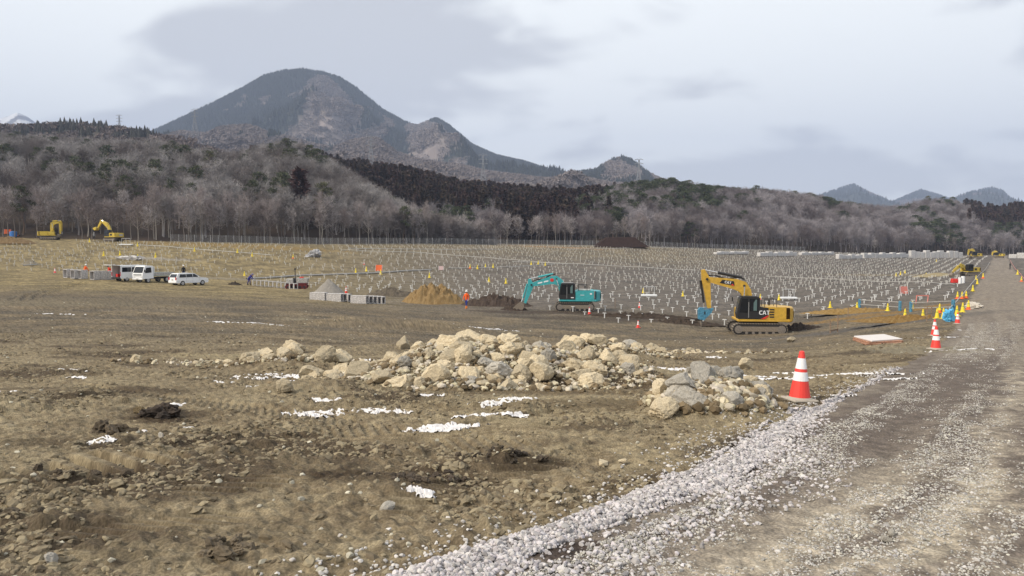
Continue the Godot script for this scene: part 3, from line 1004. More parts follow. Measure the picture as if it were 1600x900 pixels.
func hill_mesh(called: String, fn: Callable, p0: float, p1: float, foot: Array, ridge: Array) -> void:
	var v := PackedVector3Array(); var c := PackedColorArray(); var ix := PackedInt32Array()
	var W := 170; var H := 46
	for i in H:
		for j in W:
			var p := lerpf(p0, p1, float(j) / (W - 1))
			var db := ramp(foot, p) - 4.0; var dr := ramp(ridge, p) + 120.0
			var d := lerpf(db, dr, float(i) / (H - 1))
			var x := (p - 800.0) / F * d
			var y: float = fn.call(x, -d)
			v.append(Vector3(x, y, -d))
			var t := 0.5 + 0.9 * n_mid.get_noise_2d(x * 0.15, d * 0.15)
			c.append(Color(0.080, 0.062, 0.050).lerp(Color(0.118, 0.096, 0.078), clampf(t, 0.0, 1.0)))
	for i in H - 1:
		for j in W - 1:
			var a := i * W + j
			ix.append_array([a, a + W, a + 1, a + 1, a + W, a + W + 1])
	var am := ArrayMesh.new(); var arr := []
	arr.resize(Mesh.ARRAY_MAX)
	arr[Mesh.ARRAY_VERTEX] = v; arr[Mesh.ARRAY_COLOR] = c; arr[Mesh.ARRAY_INDEX] = ix
	am.add_surface_from_arrays(Mesh.PRIMITIVE_TRIANGLES, arr)
	var o := MeshInstance3D.new()
	o.name = numbered(called); o.mesh = am; o.material_override = vmat(1.0, grain, 0.2)
	add_child(o)
	o.set_meta("kind", "structure")
func upright(rng: RandomNumberGenerator, at: Vector3, s: float, w := 1.0) -> Transform3D:
	return Transform3D(Basis(Vector3.UP, rng.randf() * TAU) * Basis.from_scale(Vector3(s * w, s, s * w)), at)

func woods() -> void:
	var rng := RandomNumberGenerator.new(); rng.seed = 321
	n_hill = fbm(8, 0.012, 3)
	hill_mesh("hill", hill_a, -700, 800, FOOT, RIDGE_A)
	hill_mesh("hill", hill_b, 300, 2300, FOOT_B, RIDGE_B)
	var bare := []
	for k in 6: bare.append(bare_tree(500 + k, [0.42, 0.52, 0.36, 0.60, 0.46, 0.55][k], [0.30, 0.24, 0.42, 0.22, 0.34, 0.28][k]))
	var pines := [pine(600, 0.45), pine(601, 0.6), pine(602, 0.35), pine(603, 0.52)]
	var cedars := [cedar(610, 1.7), cedar(611, 2.1), cedar(612, 1.5)]
	var bx := []; var bc := []; var px := []; var pc := []; var cx := []; var cc := []
	for k in 6:
		bx.append([]); bc.append([])
	for k in 4:
		px.append([]); pc.append([])
	for k in 3:
		cx.append([]); cc.append([])
	var n_kind := fbm(71, 0.02, 2)
	var n_tone := fbm(72, 0.035, 2)
	var tone := func(x: float, z: float) -> Color:
		var t := clampf(0.5 + 1.3 * n_tone.get_noise_2d(x, z) + rng.randf_range(-0.3, 0.3), 0.0, 1.0)
		var c := Color(0.172, 0.148, 0.140).lerp(Color(0.372, 0.350, 0.340), t)
		var g := rng.randf_range(0.65, 1.2)
		return Color(c.r * g, c.g * g, c.b * g)
	# the nearer hill on the left: bare broadleaf with a few pines
	for i in 3300:
		var p := rng.randf_range(-330.0, 770.0)
		var db := ramp(FOOT, p) + 3.0; var dr := ramp(RIDGE_A, p) + 8.0
		var d := sqrt(lerpf(db * db, dr * dr, rng.randf()))
		var x := (p - 800.0) / F * d
		var at := Vector3(x, hill_a(x, -d), -d)
		if n_kind.get_noise_2d(x, d) > 0.30 and rng.randf() < 0.4:
			var k := rng.randi() % 4
			px[k].append(upright(rng, at, rng.randf_range(0.85, 1.3))); pc[k].append(Color(0.080, 0.088, 0.050))
			continue
		var k := rng.randi() % 6
		bx[k].append(upright(rng, at, rng.randf_range(0.75, 1.2), rng.randf_range(0.9, 1.25))); bc[k].append(tone.call(x, -d))
	# the farther hill: cedar plantation in the middle, pines on the crest, bare wood elsewhere
	for i in 5600:
		var p := rng.randf_range(500.0, 1760.0)
		var db := ramp(FOOT_B, p) + 2.0; var dr := ramp(RIDGE_B, p) + 6.0
		var d := sqrt(lerpf(db * db, dr * dr, rng.randf()))
		var x := (p - 800.0) / F * d
		var at := Vector3(x, hill_b(x, -d), -d)
		var t := (d - db) / (dr - db)
		var n := n_kind.get_noise_2d(x, d)
		var in_cedar := (p < 930.0 + 120.0 * n and t > 0.12 + 0.2 * n) or (p > 1530.0 + 60.0 * n and t > 0.25)
		var in_pine := (p > 840.0 and p < 1130.0 and t > 0.40 + 0.5 * n) or (n > 0.33) or (p > 780.0 and p < 1000.0 and t > 0.12 and n > 0.0)
		if in_cedar:
			var k := rng.randi() % 3
			var g := rng.randf_range(0.7, 1.25)
			var warm := rng.randf()
			cx[k].append(upright(rng, at, rng.randf_range(0.95, 1.45), rng.randf_range(0.95, 1.2))); cc[k].append(Color(0.082 * g, lerpf(0.050, 0.064, warm) * g, 0.047 * g))
		elif in_pine and rng.randf() < 0.75:
			var k := rng.randi() % 4
			var g := rng.randf_range(0.7, 1.25)
			px[k].append(upright(rng, at, rng.randf_range(0.8, 1.25), 1.2)); pc[k].append(Color(0.070 * g, 0.082 * g, 0.046 * g))
		else:
			var k := rng.randi() % 6
			bx[k].append(upright(rng, at, rng.randf_range(0.75, 1.2), rng.randf_range(0.9, 1.25)))
			var c: Color = tone.call(x, -d)
			bc[k].append(Color(c.r * 0.88, c.g * 0.86, c.b * 0.92))
	var m_bark := vmat(0.95); var m_twig := vmat(0.95); var m_leaf := vmat(0.9)
	for k in 6:
		var o := scatter("bare_wood", bare[k][0], m_bark, bx[k], bc[k], "mass of bare grey brown winter trees covering the hillsides", "woodland")
		scatter("twigs", bare[k][1], m_twig, bx[k], bc[k], "", "", "stuff", o)
	for k in 4:
		var o := scatter("pine_wood", pines[k][1], m_leaf, px[k], pc[k], "dark green pines mixed into the bare winter woods", "woodland")
		var tc := []
		for q in px[k]: tc.append(Color(0.17, 0.12, 0.09))
		scatter("trunks", pines[k][0], m_bark, px[k], tc, "", "", "stuff", o)
	for k in 3:
		var o := scatter("cedar_wood", cedars[k][1], m_leaf, cx[k], cc[k], "dark reddish brown cedar plantation covering the middle hill", "woodland")
		var tc := []
		for q in cx[k]: tc.append(Color(0.13, 0.09, 0.07))
		scatter("trunks", cedars[k][0], m_bark, cx[k], tc, "", "", "stuff", o)
	# trees one can tell apart: the front row behind the fence
	var barks := [mat(0.24, 0.215, 0.19, 0.95), mat(0.16, 0.135, 0.12, 0.95), mat(0.36, 0.33, 0.29, 0.95)]
	var twigs := [mat(0.30, 0.26, 0.255, 0.95), mat(0.23, 0.19, 0.182, 0.95), mat(0.36, 0.325, 0.32, 0.95)]
	var zones := [[-40, 250, "behind the two far left excavators"], [250, 480, "above the fence start left of the leaning trunks"], [480, 700, "behind the left end of the wire fence"], [700, 930, "behind the fence left of the dark stockpile"], [930, 1110, "behind the dark stockpile"], [1110, 1600, "behind the white pallets on the right"]]
	for q in zones:
		var n := int((q[1] - q[0]) / 10.0)
		for i in n:
			var p: float = lerpf(q[0], q[1], (i + rng.randf()) / n)
			var d: float = ramp(FOOT_B if p > 760.0 else FOOT, p) + rng.randf_range(0.5, 9.0)
			var x: float = (p - 800.0) / F * d
			var e := hill_b(x, -d) if p > 760.0 else hill_a(x, -d)
			var k := rng.randi() % 6
			var t := thing("bare_tree", "thin bare tree in the front row " + q[2], "tree", Vector3(x, e, -d), rng.randf() * TAU, "front row of bare trees " + q[2])
			t.scale = Vector3(0.85, 1.0, 0.85) * rng.randf_range(0.85, 1.25) * (1.0 if p < 1100.0 else 0.85)
			partm(t, "trunk", bare[k][0], barks[0 if rng.randf() < 0.35 else (1 if rng.randf() < 0.85 else 2)])
			partm(t, "crown", bare[k][1], twigs[rng.randi() % 3])
	for q in [[655, 8, "tall bare tree leaning left with a pale trunk by the fence corner", 0.13], [636, 5, "thin bare trunk leaning far left near the fence corner", 0.38], [668, 3, "straight tall bare tree with a pale trunk at the fence corner", 0.03], [622, 6, "leaning bare trunk left of the pale tree at the fence corner", 0.22], [500, 4, "bare tree with a double pale trunk before the dark conifers", 0.0], [318, 5, "tall thin bare tree with a white trunk above the left field", 0.0], [245, 4, "tall pale bare tree right of the second yellow excavator", 0.02]]:
		var d: float = ramp(FOOT, q[0]) + q[1]
		var x: float = (q[0] - 800.0) / F * d
		var bt := bare_tree(560 + int(q[0]), 0.36, 0.5)
		var t := thing("bare_tree", q[2], "tree", Vector3(x, hill_a(x, -d), -d), 0.0)
		t.rotation.z = q[3]
		t.scale = Vector3(0.85, 1.42, 0.85)
		partm(t, "trunk", bt[0], barks[2]); partm(t, "crown", bt[1], twigs[0])
	# evergreens one can tell apart
	var greens := [mat(0.075, 0.084, 0.046, 0.9), mat(0.060, 0.070, 0.042, 0.9), mat(0.100, 0.100, 0.052, 0.9)]
	var browns := [mat(0.090, 0.046, 0.042, 0.9), mat(0.105, 0.062, 0.050, 0.9)]
	var pbark := mat(0.26, 0.19, 0.14, 0.95)
	var single := func(p: float, d: float, e: float, s: float, kind: int, label: String, group := "") -> void:
		var x: float = (p - 800.0) / F * d
		var set_of: Array = pines[rng.randi() % 4] if kind == 0 else cedars[rng.randi() % 3]
		var t := thing("pine_tree" if kind == 0 else "cedar_tree", label, "tree", Vector3(x, e, -d), rng.randf() * TAU, group)
		t.scale = Vector3.ONE * s
		if kind == 1 and p < 480.0: t.scale = Vector3(s * 1.9, s, s * 1.9)
		partm(t, "trunk", set_of[0], pbark)
		partm(t, "crown", set_of[1], greens[rng.randi() % 3] if kind == 0 else browns[rng.randi() % 2])
	for q in [[20, 0.985, 0.8, 1, "dark conifer clump leader on the skyline at the far left"], [5, 0.97, 0.8, 1, "dark conifer at the left edge of the skyline"], [38, 0.98, 0.7, 1, "shorter dark conifer third from the left edge of the skyline"], [58, 0.98, 1.0, 0, "rounded pine alone on the left skyline"], [126, 0.86, 1.1, 0, "dark pine below the left skyline right of the rounded pine"], [75, 0.72, 0.9, 0, "small reddish pine on the left hillside under the skyline"], [400, 0.70, 1.3, 1, "large dark maroon evergreen high on the left hill"], [385, 0.69, 1.0, 1, "smaller dark evergreen joined to the left of the large maroon one"], [415, 0.71, 1.15, 1, "dark evergreen joined to the right of the large maroon one"], [451, 0.99, 1.0, 0, "pine on the very top of the left hill before the mountain"], [333, 0.45, 1.3, 0, "dark pine in the middle of the left hillside"], [172, 0.35, 1.5, 0, "olive pine on the left hillside above the second yellow excavator"], [470, 0.10, 1.65, 1, "tall dark conifer at the foot of the left hill"], [445, 0.12, 1.5, 0, "tall olive pine at the foot of the left hill beside the dark conifer"], [655, 0.35, 1.2, 0, "olive pine on the right tail of the left hill"], [245, 0.2, 1.4, 0, "pine with a bare trunk low on the left hillside"], [505, 0.10, 1.4, 0, "pine right of the tall dark conifer at the hill foot"], [120, 0.25, 1.3, 0, "pine low on the left hillside above the first yellow excavator"], [10, 0.3, 1.2, 0, "pine low on the hillside at the left edge"]]:
		var db := ramp(FOOT, q[0]); var dr := ramp(RIDGE_A, q[0])
		var d: float = lerpf(db, dr, q[1])
		single.call(q[0], d, hill_a((q[0] - 800.0) / F * d, -d), q[2], q[3], q[4])
	for i in 40:
		var p := 545.0 + i * 8.7 + rng.randf_range(-3, 3)
		var d := ramp(RIDGE_B, p) + rng.randf_range(-6, 4)
		single.call(p, d, hill_b((p - 800.0) / F * d, -d), rng.randf_range(0.8, 1.35), 1, "pointed dark cedar standing along the crest of the middle hill", "cedars on the crest of the middle hill")
	for q in [[905, 1.0, 8], [960, 1.0, 7], [1030, 1.25, 6], [1050, 1.3, 6], [1075, 1.3, 5], [1130, 1.1, 5], [1180, 1.45, 4], [1190, 1.2, 4], [1205, 1.2, 4], [1222, 1.2, 4], [1240, 1.25, 5], [1262, 1.2, 4], [1275, 1.0, 4], [1335, 1.1, 3], [1350, 0.8, 3], [1395, 1.0, 3], [1425, 1.1, 3], [1446, 1.4, 4], [1470, 1.3, 4], [1485, 1.35, 4], [1492, 1.1, 4], [1545, 1.2, 5], [1562, 1.3, 5], [1583, 1.4, 5], [1597, 1.3, 5], [1010, 1.1, 5], [1150, 0.9, 5], [1300, 0.8, 5]]:
		var d: float = ramp(RIDGE_B, q[0]) + rng.randf_range(-4, 3)
		single.call(q[0], d, hill_b((q[0] - 800.0) / F * d, -d), q[1], 0, "dark pine standing above the crest of the right hill", "pines along the crest of the right hill")
	# bare trees against the sky on the right crest
	for i in 34:
		var p := 1052.0 + i * 7.3 + rng.randf_range(-3, 3)
		var d := ramp(RIDGE_B, p) + rng.randf_range(-3, 5)
		var x := (p - 800.0) / F * d
		var k := rng.randi() % 6
		var t := thing("bare_tree", "bare tree silhouetted on the crest of the right hill", "tree", Vector3(x, hill_b(x, -d), -d), rng.randf() * TAU, "bare trees on the right crest")
		t.scale = Vector3.ONE * rng.randf_range(0.85, 1.25)
		partm(t, "trunk", bare[k][0], barks[1]); partm(t, "crown", bare[k][1], twigs[1])
	# the ridge behind the left hill, with a thin row of pines
	mountain("ridge", [[-500, 190], [0, 203], [70, 203], [100, 200], [140, 201], [190, 206], [240, 215], [300, 232], [360, 250]], 640.0, 500.0, 265.0, Color(0.060, 0.058, 0.050), Color(0.16, 0.13, 0.12), [], 1500, 0.6, 0.6)
	for i in 24:
		var p := 92.0 + i * 6.2 + rng.randf_range(-2, 2)
		var d := 640.0
		single.call(p, d, high(ramp([[90, 201], [140, 202], [190, 207], [240, 216]], p), d) - 3.5, rng.randf_range(0.55, 0.95), 0, "thin pine in the row on the far ridge at the left", "row of pines on the far left ridge")

# ---------------------------------------------------------------- mountains
# profile: (place in the picture, height in the picture) of the skyline; woods: outlines of the paler bare forest
func mountain(called: String, prof: Array, dr: float, db: float, base_y: float, dark: Color, light: Color, pale: Array, trees: int, part_light: float, size := 1.0, rough := 1.0) -> void:
	var rng := RandomNumberGenerator.new(); rng.seed = int(dr) + int(prof[0][1])
	var nz := fbm(int(dr), 3.0 / dr, 5)
	nz.fractal_type = FastNoiseLite.FRACTAL_RIDGED
	var sp := fbm(int(dr) + 3, 9.0 / dr, 4)
	var p0: float = prof[0][0]; var p1: float = prof[-1][0]
	var eb := high(base_y, db)
	var fn := func(p: float, d: float) -> float:
		var t := clampf((d - db) / (dr - db), 0.0, 1.0)
		var x := (p - 800.0) / F * d
		var w := n_hill.get_noise_2d(x * 40.0 / dr * 9.0, d * 40.0 / dr * 9.0)
		var e := high(ramp(prof, p + w * 26.0 * (1.0 - t)), dr)
		if d > dr: return high(ramp(prof, p), dr) - (d - dr) * 0.45
		var f := pow(t, 1.15)
		var y := lerpf(eb, e, f)
		var span := absf(e - eb) + 20.0
		return y + span * rough * (0.32 * (nz.get_noise_2d(x, d) - 0.15) + 0.07 * sp.get_noise_2d(x, d)) * (1.0 - t) * minf(1.0, t * 4.0) * 1.6
	var is_pale := func(p: float, x: float, y: float, d: float) -> bool:
		var el := (y - EYE.y) / d
		var py := 385.0 - el * F
		var n := sp.get_noise_2d(x * 1.3, y * 1.3)
		for poly in pale:
			if Geometry2D.is_point_in_polygon(Vector2(p + n * 34.0, py + n * 22.0), poly): return n > -0.42
		return n > 0.62 - part_light * 1.2
	var v := PackedVector3Array(); var c := PackedColorArray(); var ix := PackedInt32Array()
	var W := 220; var H := 70
	for i in H:
		for j in W:
			var p := lerpf(p0, p1, float(j) / (W - 1))
			var d := lerpf(db, dr * 1.12, float(i) / (H - 1))
			var x := (p - 800.0) / F * d
			var y: float = fn.call(p, d)
			v.append(Vector3(x, y, -d))
			var g := 1.0 + 0.5 * sp.get_noise_2d(x * 4.0, d * 4.0)
			var k: Color = light if is_pale.call(p, x, y, d) else dark
			c.append(Color(k.r * g, k.g * g, k.b * g))
	for i in H - 1:
		for j in W - 1:
			var a := i * W + j
			ix.append_array([a, a + W, a + 1, a + 1, a + W, a + W + 1])
	var am := ArrayMesh.new(); var arr := []
	arr.resize(Mesh.ARRAY_MAX)
	arr[Mesh.ARRAY_VERTEX] = v; arr[Mesh.ARRAY_COLOR] = c; arr[Mesh.ARRAY_INDEX] = ix
	am.add_surface_from_arrays(Mesh.PRIMITIVE_TRIANGLES, arr)
	var o := MeshInstance3D.new()
	o.name = numbered(called); o.mesh = am; o.material_override = vmat(1.0)
	add_child(o)
	o.set_meta("kind", "structure")
	if trees == 0: return
	var cone := Buf.new()
	for q in [[0.0, 0.75, 0.30], [0.45, 1.25, 0.20]]:
		for i in 6:
			var a := TAU * i / 6; var b := TAU * (i + 1) / 6
			cone.out(Vector3(cos(a) * q[2], q[0], sin(a) * q[2]), Vector3(cos(b) * q[2] * 0.8, q[0] + 0.06, sin(b) * q[2] * 0.8), Vector3(0, q[1], 0), Vector3(0, q[0] + 0.1, 0))
	var fuzz := Buf.new()
	for i in 34:
		var q := rnd_dir(rng) * 0.42
		blade(fuzz, q * Vector3(1, 0.9, 1) + Vector3(0, 0.45, 0), (rnd_dir(rng) + Vector3.UP).normalized(), 0.32, 0.16, rng)
	var cx := []; var cc := []; var fx := []; var fc := []
	for i in trees:
		var p := rng.randf_range(p0, p1)
		var d := lerpf(db, dr * 1.01, sqrt(rng.randf()))
		if i % 5 == 0: d = dr * rng.randf_range(0.985, 1.003)
		var x := (p - 800.0) / F * d
		var y: float = fn.call(p, d)
		var g := rng.randf_range(0.75, 1.25)
		if is_pale.call(p, x, y, d):
			fx.append(upright(rng, Vector3(x, y - 1.0, -d), size * rng.randf_range(9, 14), 1.3)); fc.append(Color(light.r * g, light.g * g, light.b * g))
		else:
			cx.append(upright(rng, Vector3(x, y - 1.5, -d), size * rng.randf_range(10, 17), 1.1)); cc.append(Color(dark.r * g, dark.g * g, dark.b * g))
	if cx.size(): scatter("mountain_conifers", cone.mesh(), vmat(0.95), cx, cc, "distant dark conifer forest on the mountain slopes", "forest")
	if fx.size(): scatter("mountain_broadleaf", fuzz.mesh(), vmat(0.95), fx, fc, "distant bare broadleaf forest on the mountain slopes", "forest")

func far_country() -> void:
	var P := func(a: Array) -> PackedVector2Array:
		var o := PackedVector2Array()
		for q in a: o.append(Vector2(q[0], q[1]))
		return o
	var dark := Color(0.040, 0.046, 0.040)
	var light := Color(0.225, 0.192, 0.180)
	mountain("mountain", [[150, 250], [200, 232], [240, 212], [300, 184], [350, 160], [395, 136], [420, 122], [450, 115], [480, 113], [510, 118], [535, 126], [560, 142], [600, 176], [635, 196], [655, 199], [672, 192], [685, 190], [702, 200], [740, 232], [775, 248], [820, 258], [850, 268], [866, 276], [900, 292], [960, 330]], 2600.0, 1500.0, 300.0, dark, light,
		[P.call([[515, 126], [545, 150], [572, 192], [602, 206], [590, 226], [545, 238], [500, 232], [455, 228], [462, 200], [478, 165], [492, 140]]), P.call([[640, 200], [680, 194], [700, 215], [720, 245], [690, 262], [650, 262], [632, 240]]), P.call([[590, 180], [612, 192], [606, 212], [592, 208]])], 34000, 0.15)
	mountain("foothill", [[150, 240], [235, 226], [290, 213], [330, 217], [350, 206], [392, 203], [420, 214], [470, 226], [520, 240], [556, 226], [590, 223], [620, 246], [650, 256], [690, 262], [720, 266], [760, 276], [800, 281], [850, 287], [900, 284], [940, 292], [1000, 303], [1060, 320]], 1350.0, 850.0, 320.0, Color(0.040, 0.046, 0.040), Color(0.200, 0.170, 0.160), [], 16000, 0.95)
	mountain("mountain", [[840, 300], [870, 279], [905, 276], [930, 272], [950, 258], [968, 251], [985, 257], [1005, 272], [1030, 284], [1080, 300]], 1900.0, 1300.0, 318.0, dark, light, [P.call([[930, 275], [955, 260], [985, 262], [1000, 280], [960, 292]])], 7000, 0.4)
	for q in [[[[1230, 325], [1285, 307], [1310, 298], [1331, 292], [1350, 301], [1385, 318], [1420, 330]], 4300.0], [[[1380, 325], [1410, 311], [1436, 300], [1460, 307], [1490, 318], [1520, 330]], 4800.0], [[[1460, 325], [1500, 308], [1520, 302], [1546, 297], [1563, 302], [1576, 315], [1620, 330]], 4300.0]]:
		mountain("mountain", q[0], q[1], q[1] * 0.7, 330.0, Color(0.040, 0.046, 0.040), Color(0.200, 0.170, 0.160), [], 1800, 0.4, 1.4)
	mountain("mountain", [[-120, 205], [0, 189], [18, 182], [36, 175], [50, 181], [66, 193], [85, 188], [108, 193], [130, 198], [200, 215]], 5200.0, 4000.0, 260.0, Color(0.10, 0.09, 0.085), Color(0.60, 0.60, 0.61), [], 0, 0.6)

# ---------------------------------------------------------------- machines
func M(name: String) -> StandardMaterial3D:
	return mats[name]
var mats := {}
func make_mats() -> void:
	mats = {
		"yellow": mat(0.68, 0.43, 0.055, 0.45, 0.0, -0.5), "lemon": mat(0.66, 0.50, 0.06, 0.45, 0.0, -0.5), "teal": mat(0.060, 0.45, 0.50, 0.42, 0.0, -0.5), "black": mat(0.018, 0.017, 0.017, 0.5),
		"glass": mat(0.012, 0.014, 0.017, 0.08), "steel": mat(0.32, 0.29, 0.26, 0.7, 0.1, 2.0), "mudsteel": mat(0.33, 0.285, 0.23, 0.9, 0.0, 2.0), "rubber": mat(0.022, 0.020, 0.019, 0.9), "chrome": mat(0.7, 0.7, 0.7, 0.25, 0.8),
		"white": mat(0.78, 0.79, 0.80, 0.35), "offwhite": mat(0.62, 0.62, 0.60, 0.6, 0.0, 0.8), "blue": mat(0.10, 0.36, 0.58, 0.5, 0.0, 0.8), "red": mat(0.66, 0.035, 0.025, 0.5), "orange": mat(0.80, 0.14, 0.03, 0.6), "conered": mat(0.78, 0.055, 0.04, 0.45), "coneyellow": mat(0.82, 0.62, 0.03, 0.5),
		"concrete": mat(0.72, 0.72, 0.73, 0.9, 0.0, 0.9), "rim": mat(0.45, 0.45, 0.45, 0.5, 0.3), "amber": mat(0.8, 0.3, 0.03, 0.3), "lamp": mat(0.72, 0.73, 0.74, 0.15), "tail": mat(0.5, 0.02, 0.02, 0.25), "darkred": mat(0.20, 0.02, 0.02, 0.6, 0.0, 1.0), "navy": mat(0.02, 0.035, 0.14, 0.8), "grey": mat(0.25, 0.25, 0.25, 0.7), "galv": mat(0.55, 0.56, 0.57, 0.5, 0.2), "sleeve": mat(0.80, 0.80, 0.80, 0.4), "conebase": mat(0.38, 0.34, 0.28, 0.8), "pinkred": mat(0.60, 0.20, 0.16, 0.7), "wood": mat(0.42, 0.30, 0.21, 0.8, 0.0, 1.2), "ply": mat(0.50, 0.27, 0.17, 0.8, 0.0, 1.2), "tealpale": mat(0.30, 0.55, 0.52, 0.6), "cover": mat(0.86, 0.87, 0.88, 0.6, 0.0, 0.5)}
func oval(l: float, h: float, y: float, k := 10) -> PackedVector2Array:
	var o := PackedVector2Array()
	var r := h / 2.0
	for i in k + 1: o.append(Vector2(l / 2.0 - r + cos(-PI / 2 + PI * i / k) * r, y + r + sin(-PI / 2 + PI * i / k) * r))
	for i in k + 1: o.append(Vector2(-l / 2.0 + r + cos(PI / 2 + PI * i / k) * r, y + r + sin(PI / 2 + PI * i / k) * r))
	return o
func letters(parent: Node, text: String, size: float, at: Vector3, turn: float, m: Material) -> void:
	var t := TextMesh.new()
	var f := SystemFont.new()
	f.font_names = ["Droid Sans"]
	f.font_weight = 700
	t.font = f
	t.text = text
	t.font_size = 32
	t.pixel_size = size / 23.0
	t.depth = 0.012
	var o := partm(parent, "lettering", t, m)
	o.position = at
	o.rotation.y = turn
# forward is +x, the cab is on the left (-z)
func excavator(label: String, at: Vector3, turn: float, paint: String, boom: Array, arm: Array, tool: String, s := 1.0, detail := true, group := "") -> Node3D:
	var t := thing("excavator", label, "excavator", at, turn, group)
	t.scale = Vector3.ONE * s
	var body := M(paint)
	for side in [-1, 1]:
		var z: float = 1.1 * side
		var sh := Buf.new()
		sh.prism(oval(4.1, 0.88, 0.02), z - 0.30, z + 0.30)
		var tr := part(t, "track", sh, M("rubber"))
		var shoe := Buf.new()
		var ov := oval(4.1, 0.88, 0.02, 7)
		var k := ov.size()
		for i in k:
			var a := ov[i]; var b := ov[(i + 1) % k]
			var cuts := maxi(1, int(a.distance_to(b) / 0.19))
			for q in cuts:
				var m := a.lerp(b, (q + 0.5) / cuts)
				var ang := (b - a).angle()
				shoe.box(Vector3(m.x, m.y, z), Vector3(0.13, 0.05, 0.62), 0.0, Basis(Vector3.BACK, ang))
		part(tr, "shoes", shoe, M("mudsteel"))
		var fr := Buf.new()
		fr.prism(PackedVector2Array([Vector2(-1.35, 0.30), Vector2(1.35, 0.30), Vector2(1.5, 0.68), Vector2(-1.5, 0.68)]), z - 0.335, z + 0.335)
		part(tr, "track_frame", fr, M("mudsteel"))
		for w in [[-1.6, 0.32], [1.6, 0.30]]:
			var wh := Buf.new()
			wh.tube(Vector3(w[0], 0.46, z - 0.34), Vector3(w[0], 0.46, z + 0.34), w[1], w[1], 14)
			wh.tube(Vector3(w[0], 0.46, z - 0.36), Vector3(w[0], 0.46, z + 0.36), w[1] * 0.55, w[1] * 0.55, 10)
			part(tr, "sprocket", wh, M("steel"))
		for i in 5:
			var ro := Buf.new()
			ro.tube(Vector3(-1.0 + 0.5 * i, 0.2, z - 0.33), Vector3(-1.0 + 0.5 * i, 0.2, z + 0.33), 0.12, 0.12, 8)
			part(tr, "roller", ro, M("steel"))
	var ch := Buf.new()
	ch.box(Vector3(0, 0.62, 0), Vector3(2.2, 0.4, 1.7), 0.05)
	ch.tube(Vector3(0, 0.8, 0), Vector3(0, 1.06, 0), 0.62, 0.62, 18)
	part(t, "undercarriage", ch, M("steel"))
	var deck := Buf.new()
	deck.box(Vector3(-0.35, 1.14, 0), Vector3(4.0, 0.2, 2.62), 0.04)
	part(t, "deck", deck, body)
	var hood := Buf.new()
	hood.prism(PackedVector2Array([Vector2(-1.95, 1.24), Vector2(-0.05, 1.24), Vector2(-0.05, 2.02), Vector2(-0.3, 2.18), Vector2(-1.95, 2.18)]), -1.3, 1.3)
	part(t, "engine_cover", hood, body)
	var cw := Buf.new()
	var cp := PackedVector2Array()
	for i in 9:
		var a := -0.95 + 1.9 * i / 8.0
		cp.append(Vector2(-1.45 - 1.3 * cos(a), 1.36 * sin(a) / sin(0.95)))
	# the counterweight: a bowed block
	for i in 8:
		var a := cp[i]; var b := cp[i + 1]
		var o := Vector3(-1.5, 1.6, 0)
		var lo := 1.02; var hi := 2.14
		cw.outq(Vector3(a.x, lo + 0.1, a.y), Vector3(b.x, lo + 0.1, b.y), Vector3(b.x, hi - 0.1, b.y), Vector3(a.x, hi - 0.1, a.y), o)
		var ai := Vector2(lerpf(-1.96, a.x, 0.9), a.y * 0.95); var bi := Vector2(lerpf(-1.96, b.x, 0.9), b.y * 0.95)
		cw.outq(Vector3(a.x, hi - 0.1, a.y), Vector3(b.x, hi - 0.1, b.y), Vector3(bi.x, hi, bi.y), Vector3(ai.x, hi, ai.y), o)
		cw.outq(Vector3(a.x, lo + 0.1, a.y), Vector3(b.x, lo + 0.1, b.y), Vector3(bi.x, lo, bi.y), Vector3(ai.x, lo, ai.y), o)
		cw.outq(Vector3(ai.x, hi, ai.y), Vector3(bi.x, hi, bi.y), Vector3(-1.955, hi, bi.y), Vector3(-1.955, hi, ai.y), o)
		cw.outq(Vector3(ai.x, lo, ai.y), Vector3(bi.x, lo, bi.y), Vector3(-1.955, lo, bi.y), Vector3(-1.955, lo, ai.y), o)
	part(t, "counterweight", cw, body)
	# cab
	var cab := Buf.new()
	var prof := PackedVector2Array([Vector2(0.0, 1.26), Vector2(1.62, 1.26), Vector2(1.70, 1.65), Vector2(1.48, 2.86), Vector2(1.36, 2.96), Vector2(0.12, 2.96), Vector2(0.0, 2.86)])
	cab.prism(prof, -1.32, -0.34)
	var cb := part(t, "cab", cab, M("black"))
	var gl := Buf.new()
	gl.prism(PackedVector2Array([Vector2(0.92, 1.75), Vector2(1.56, 1.75), Vector2(1.38, 2.82), Vector2(0.92, 2.82)]), -1.332, -1.322)
	part(cb, "window", gl, M("glass"))
	gl = Buf.new()
	gl.prism(PackedVector2Array([Vector2(0.14, 1.85), Vector2(0.80, 1.85), Vector2(0.80, 2.82), Vector2(0.14, 2.82)]), -1.332, -1.322)
	part(cb, "window", gl, M("glass"))
	gl = Buf.new()
	gl.quad(Vector3(1.708, 1.72, -1.24), Vector3(1.708, 1.72, -0.42), Vector3(1.50, 2.84, -0.42), Vector3(1.50, 2.84, -1.24))
	part(cb, "windscreen", gl, M("glass"))
	gl = Buf.new()
	gl.box(Vector3(0.80, 2.975, -0.83), Vector3(1.2, 0.05, 0.8), 0.02)
	part(cb, "roof", gl, M("grey") if paint == "teal" else M("black"))
	if detail:
		var dh := Buf.new()
		dh.box(Vector3(0.86, 1.95, -1.345), Vector3(0.05, 1.2, 0.03))
		part(cb, "door_handle", dh, M("grey"))
		var seat := Buf.new()
		seat.prism(PackedVector2Array([Vector2(0.25, 1.9), Vector2(0.5, 1.9), Vector2(0.5, 2.5), Vector2(0.35, 2.75), Vector2(0.25, 2.75)]), -1.342, -1.335)
		part(cb, "seat", seat, mat(0.10, 0.16, 0.16, 0.8))
	# side panel behind the cab, rails, exhaust, mirror
	var pn := Buf.new()
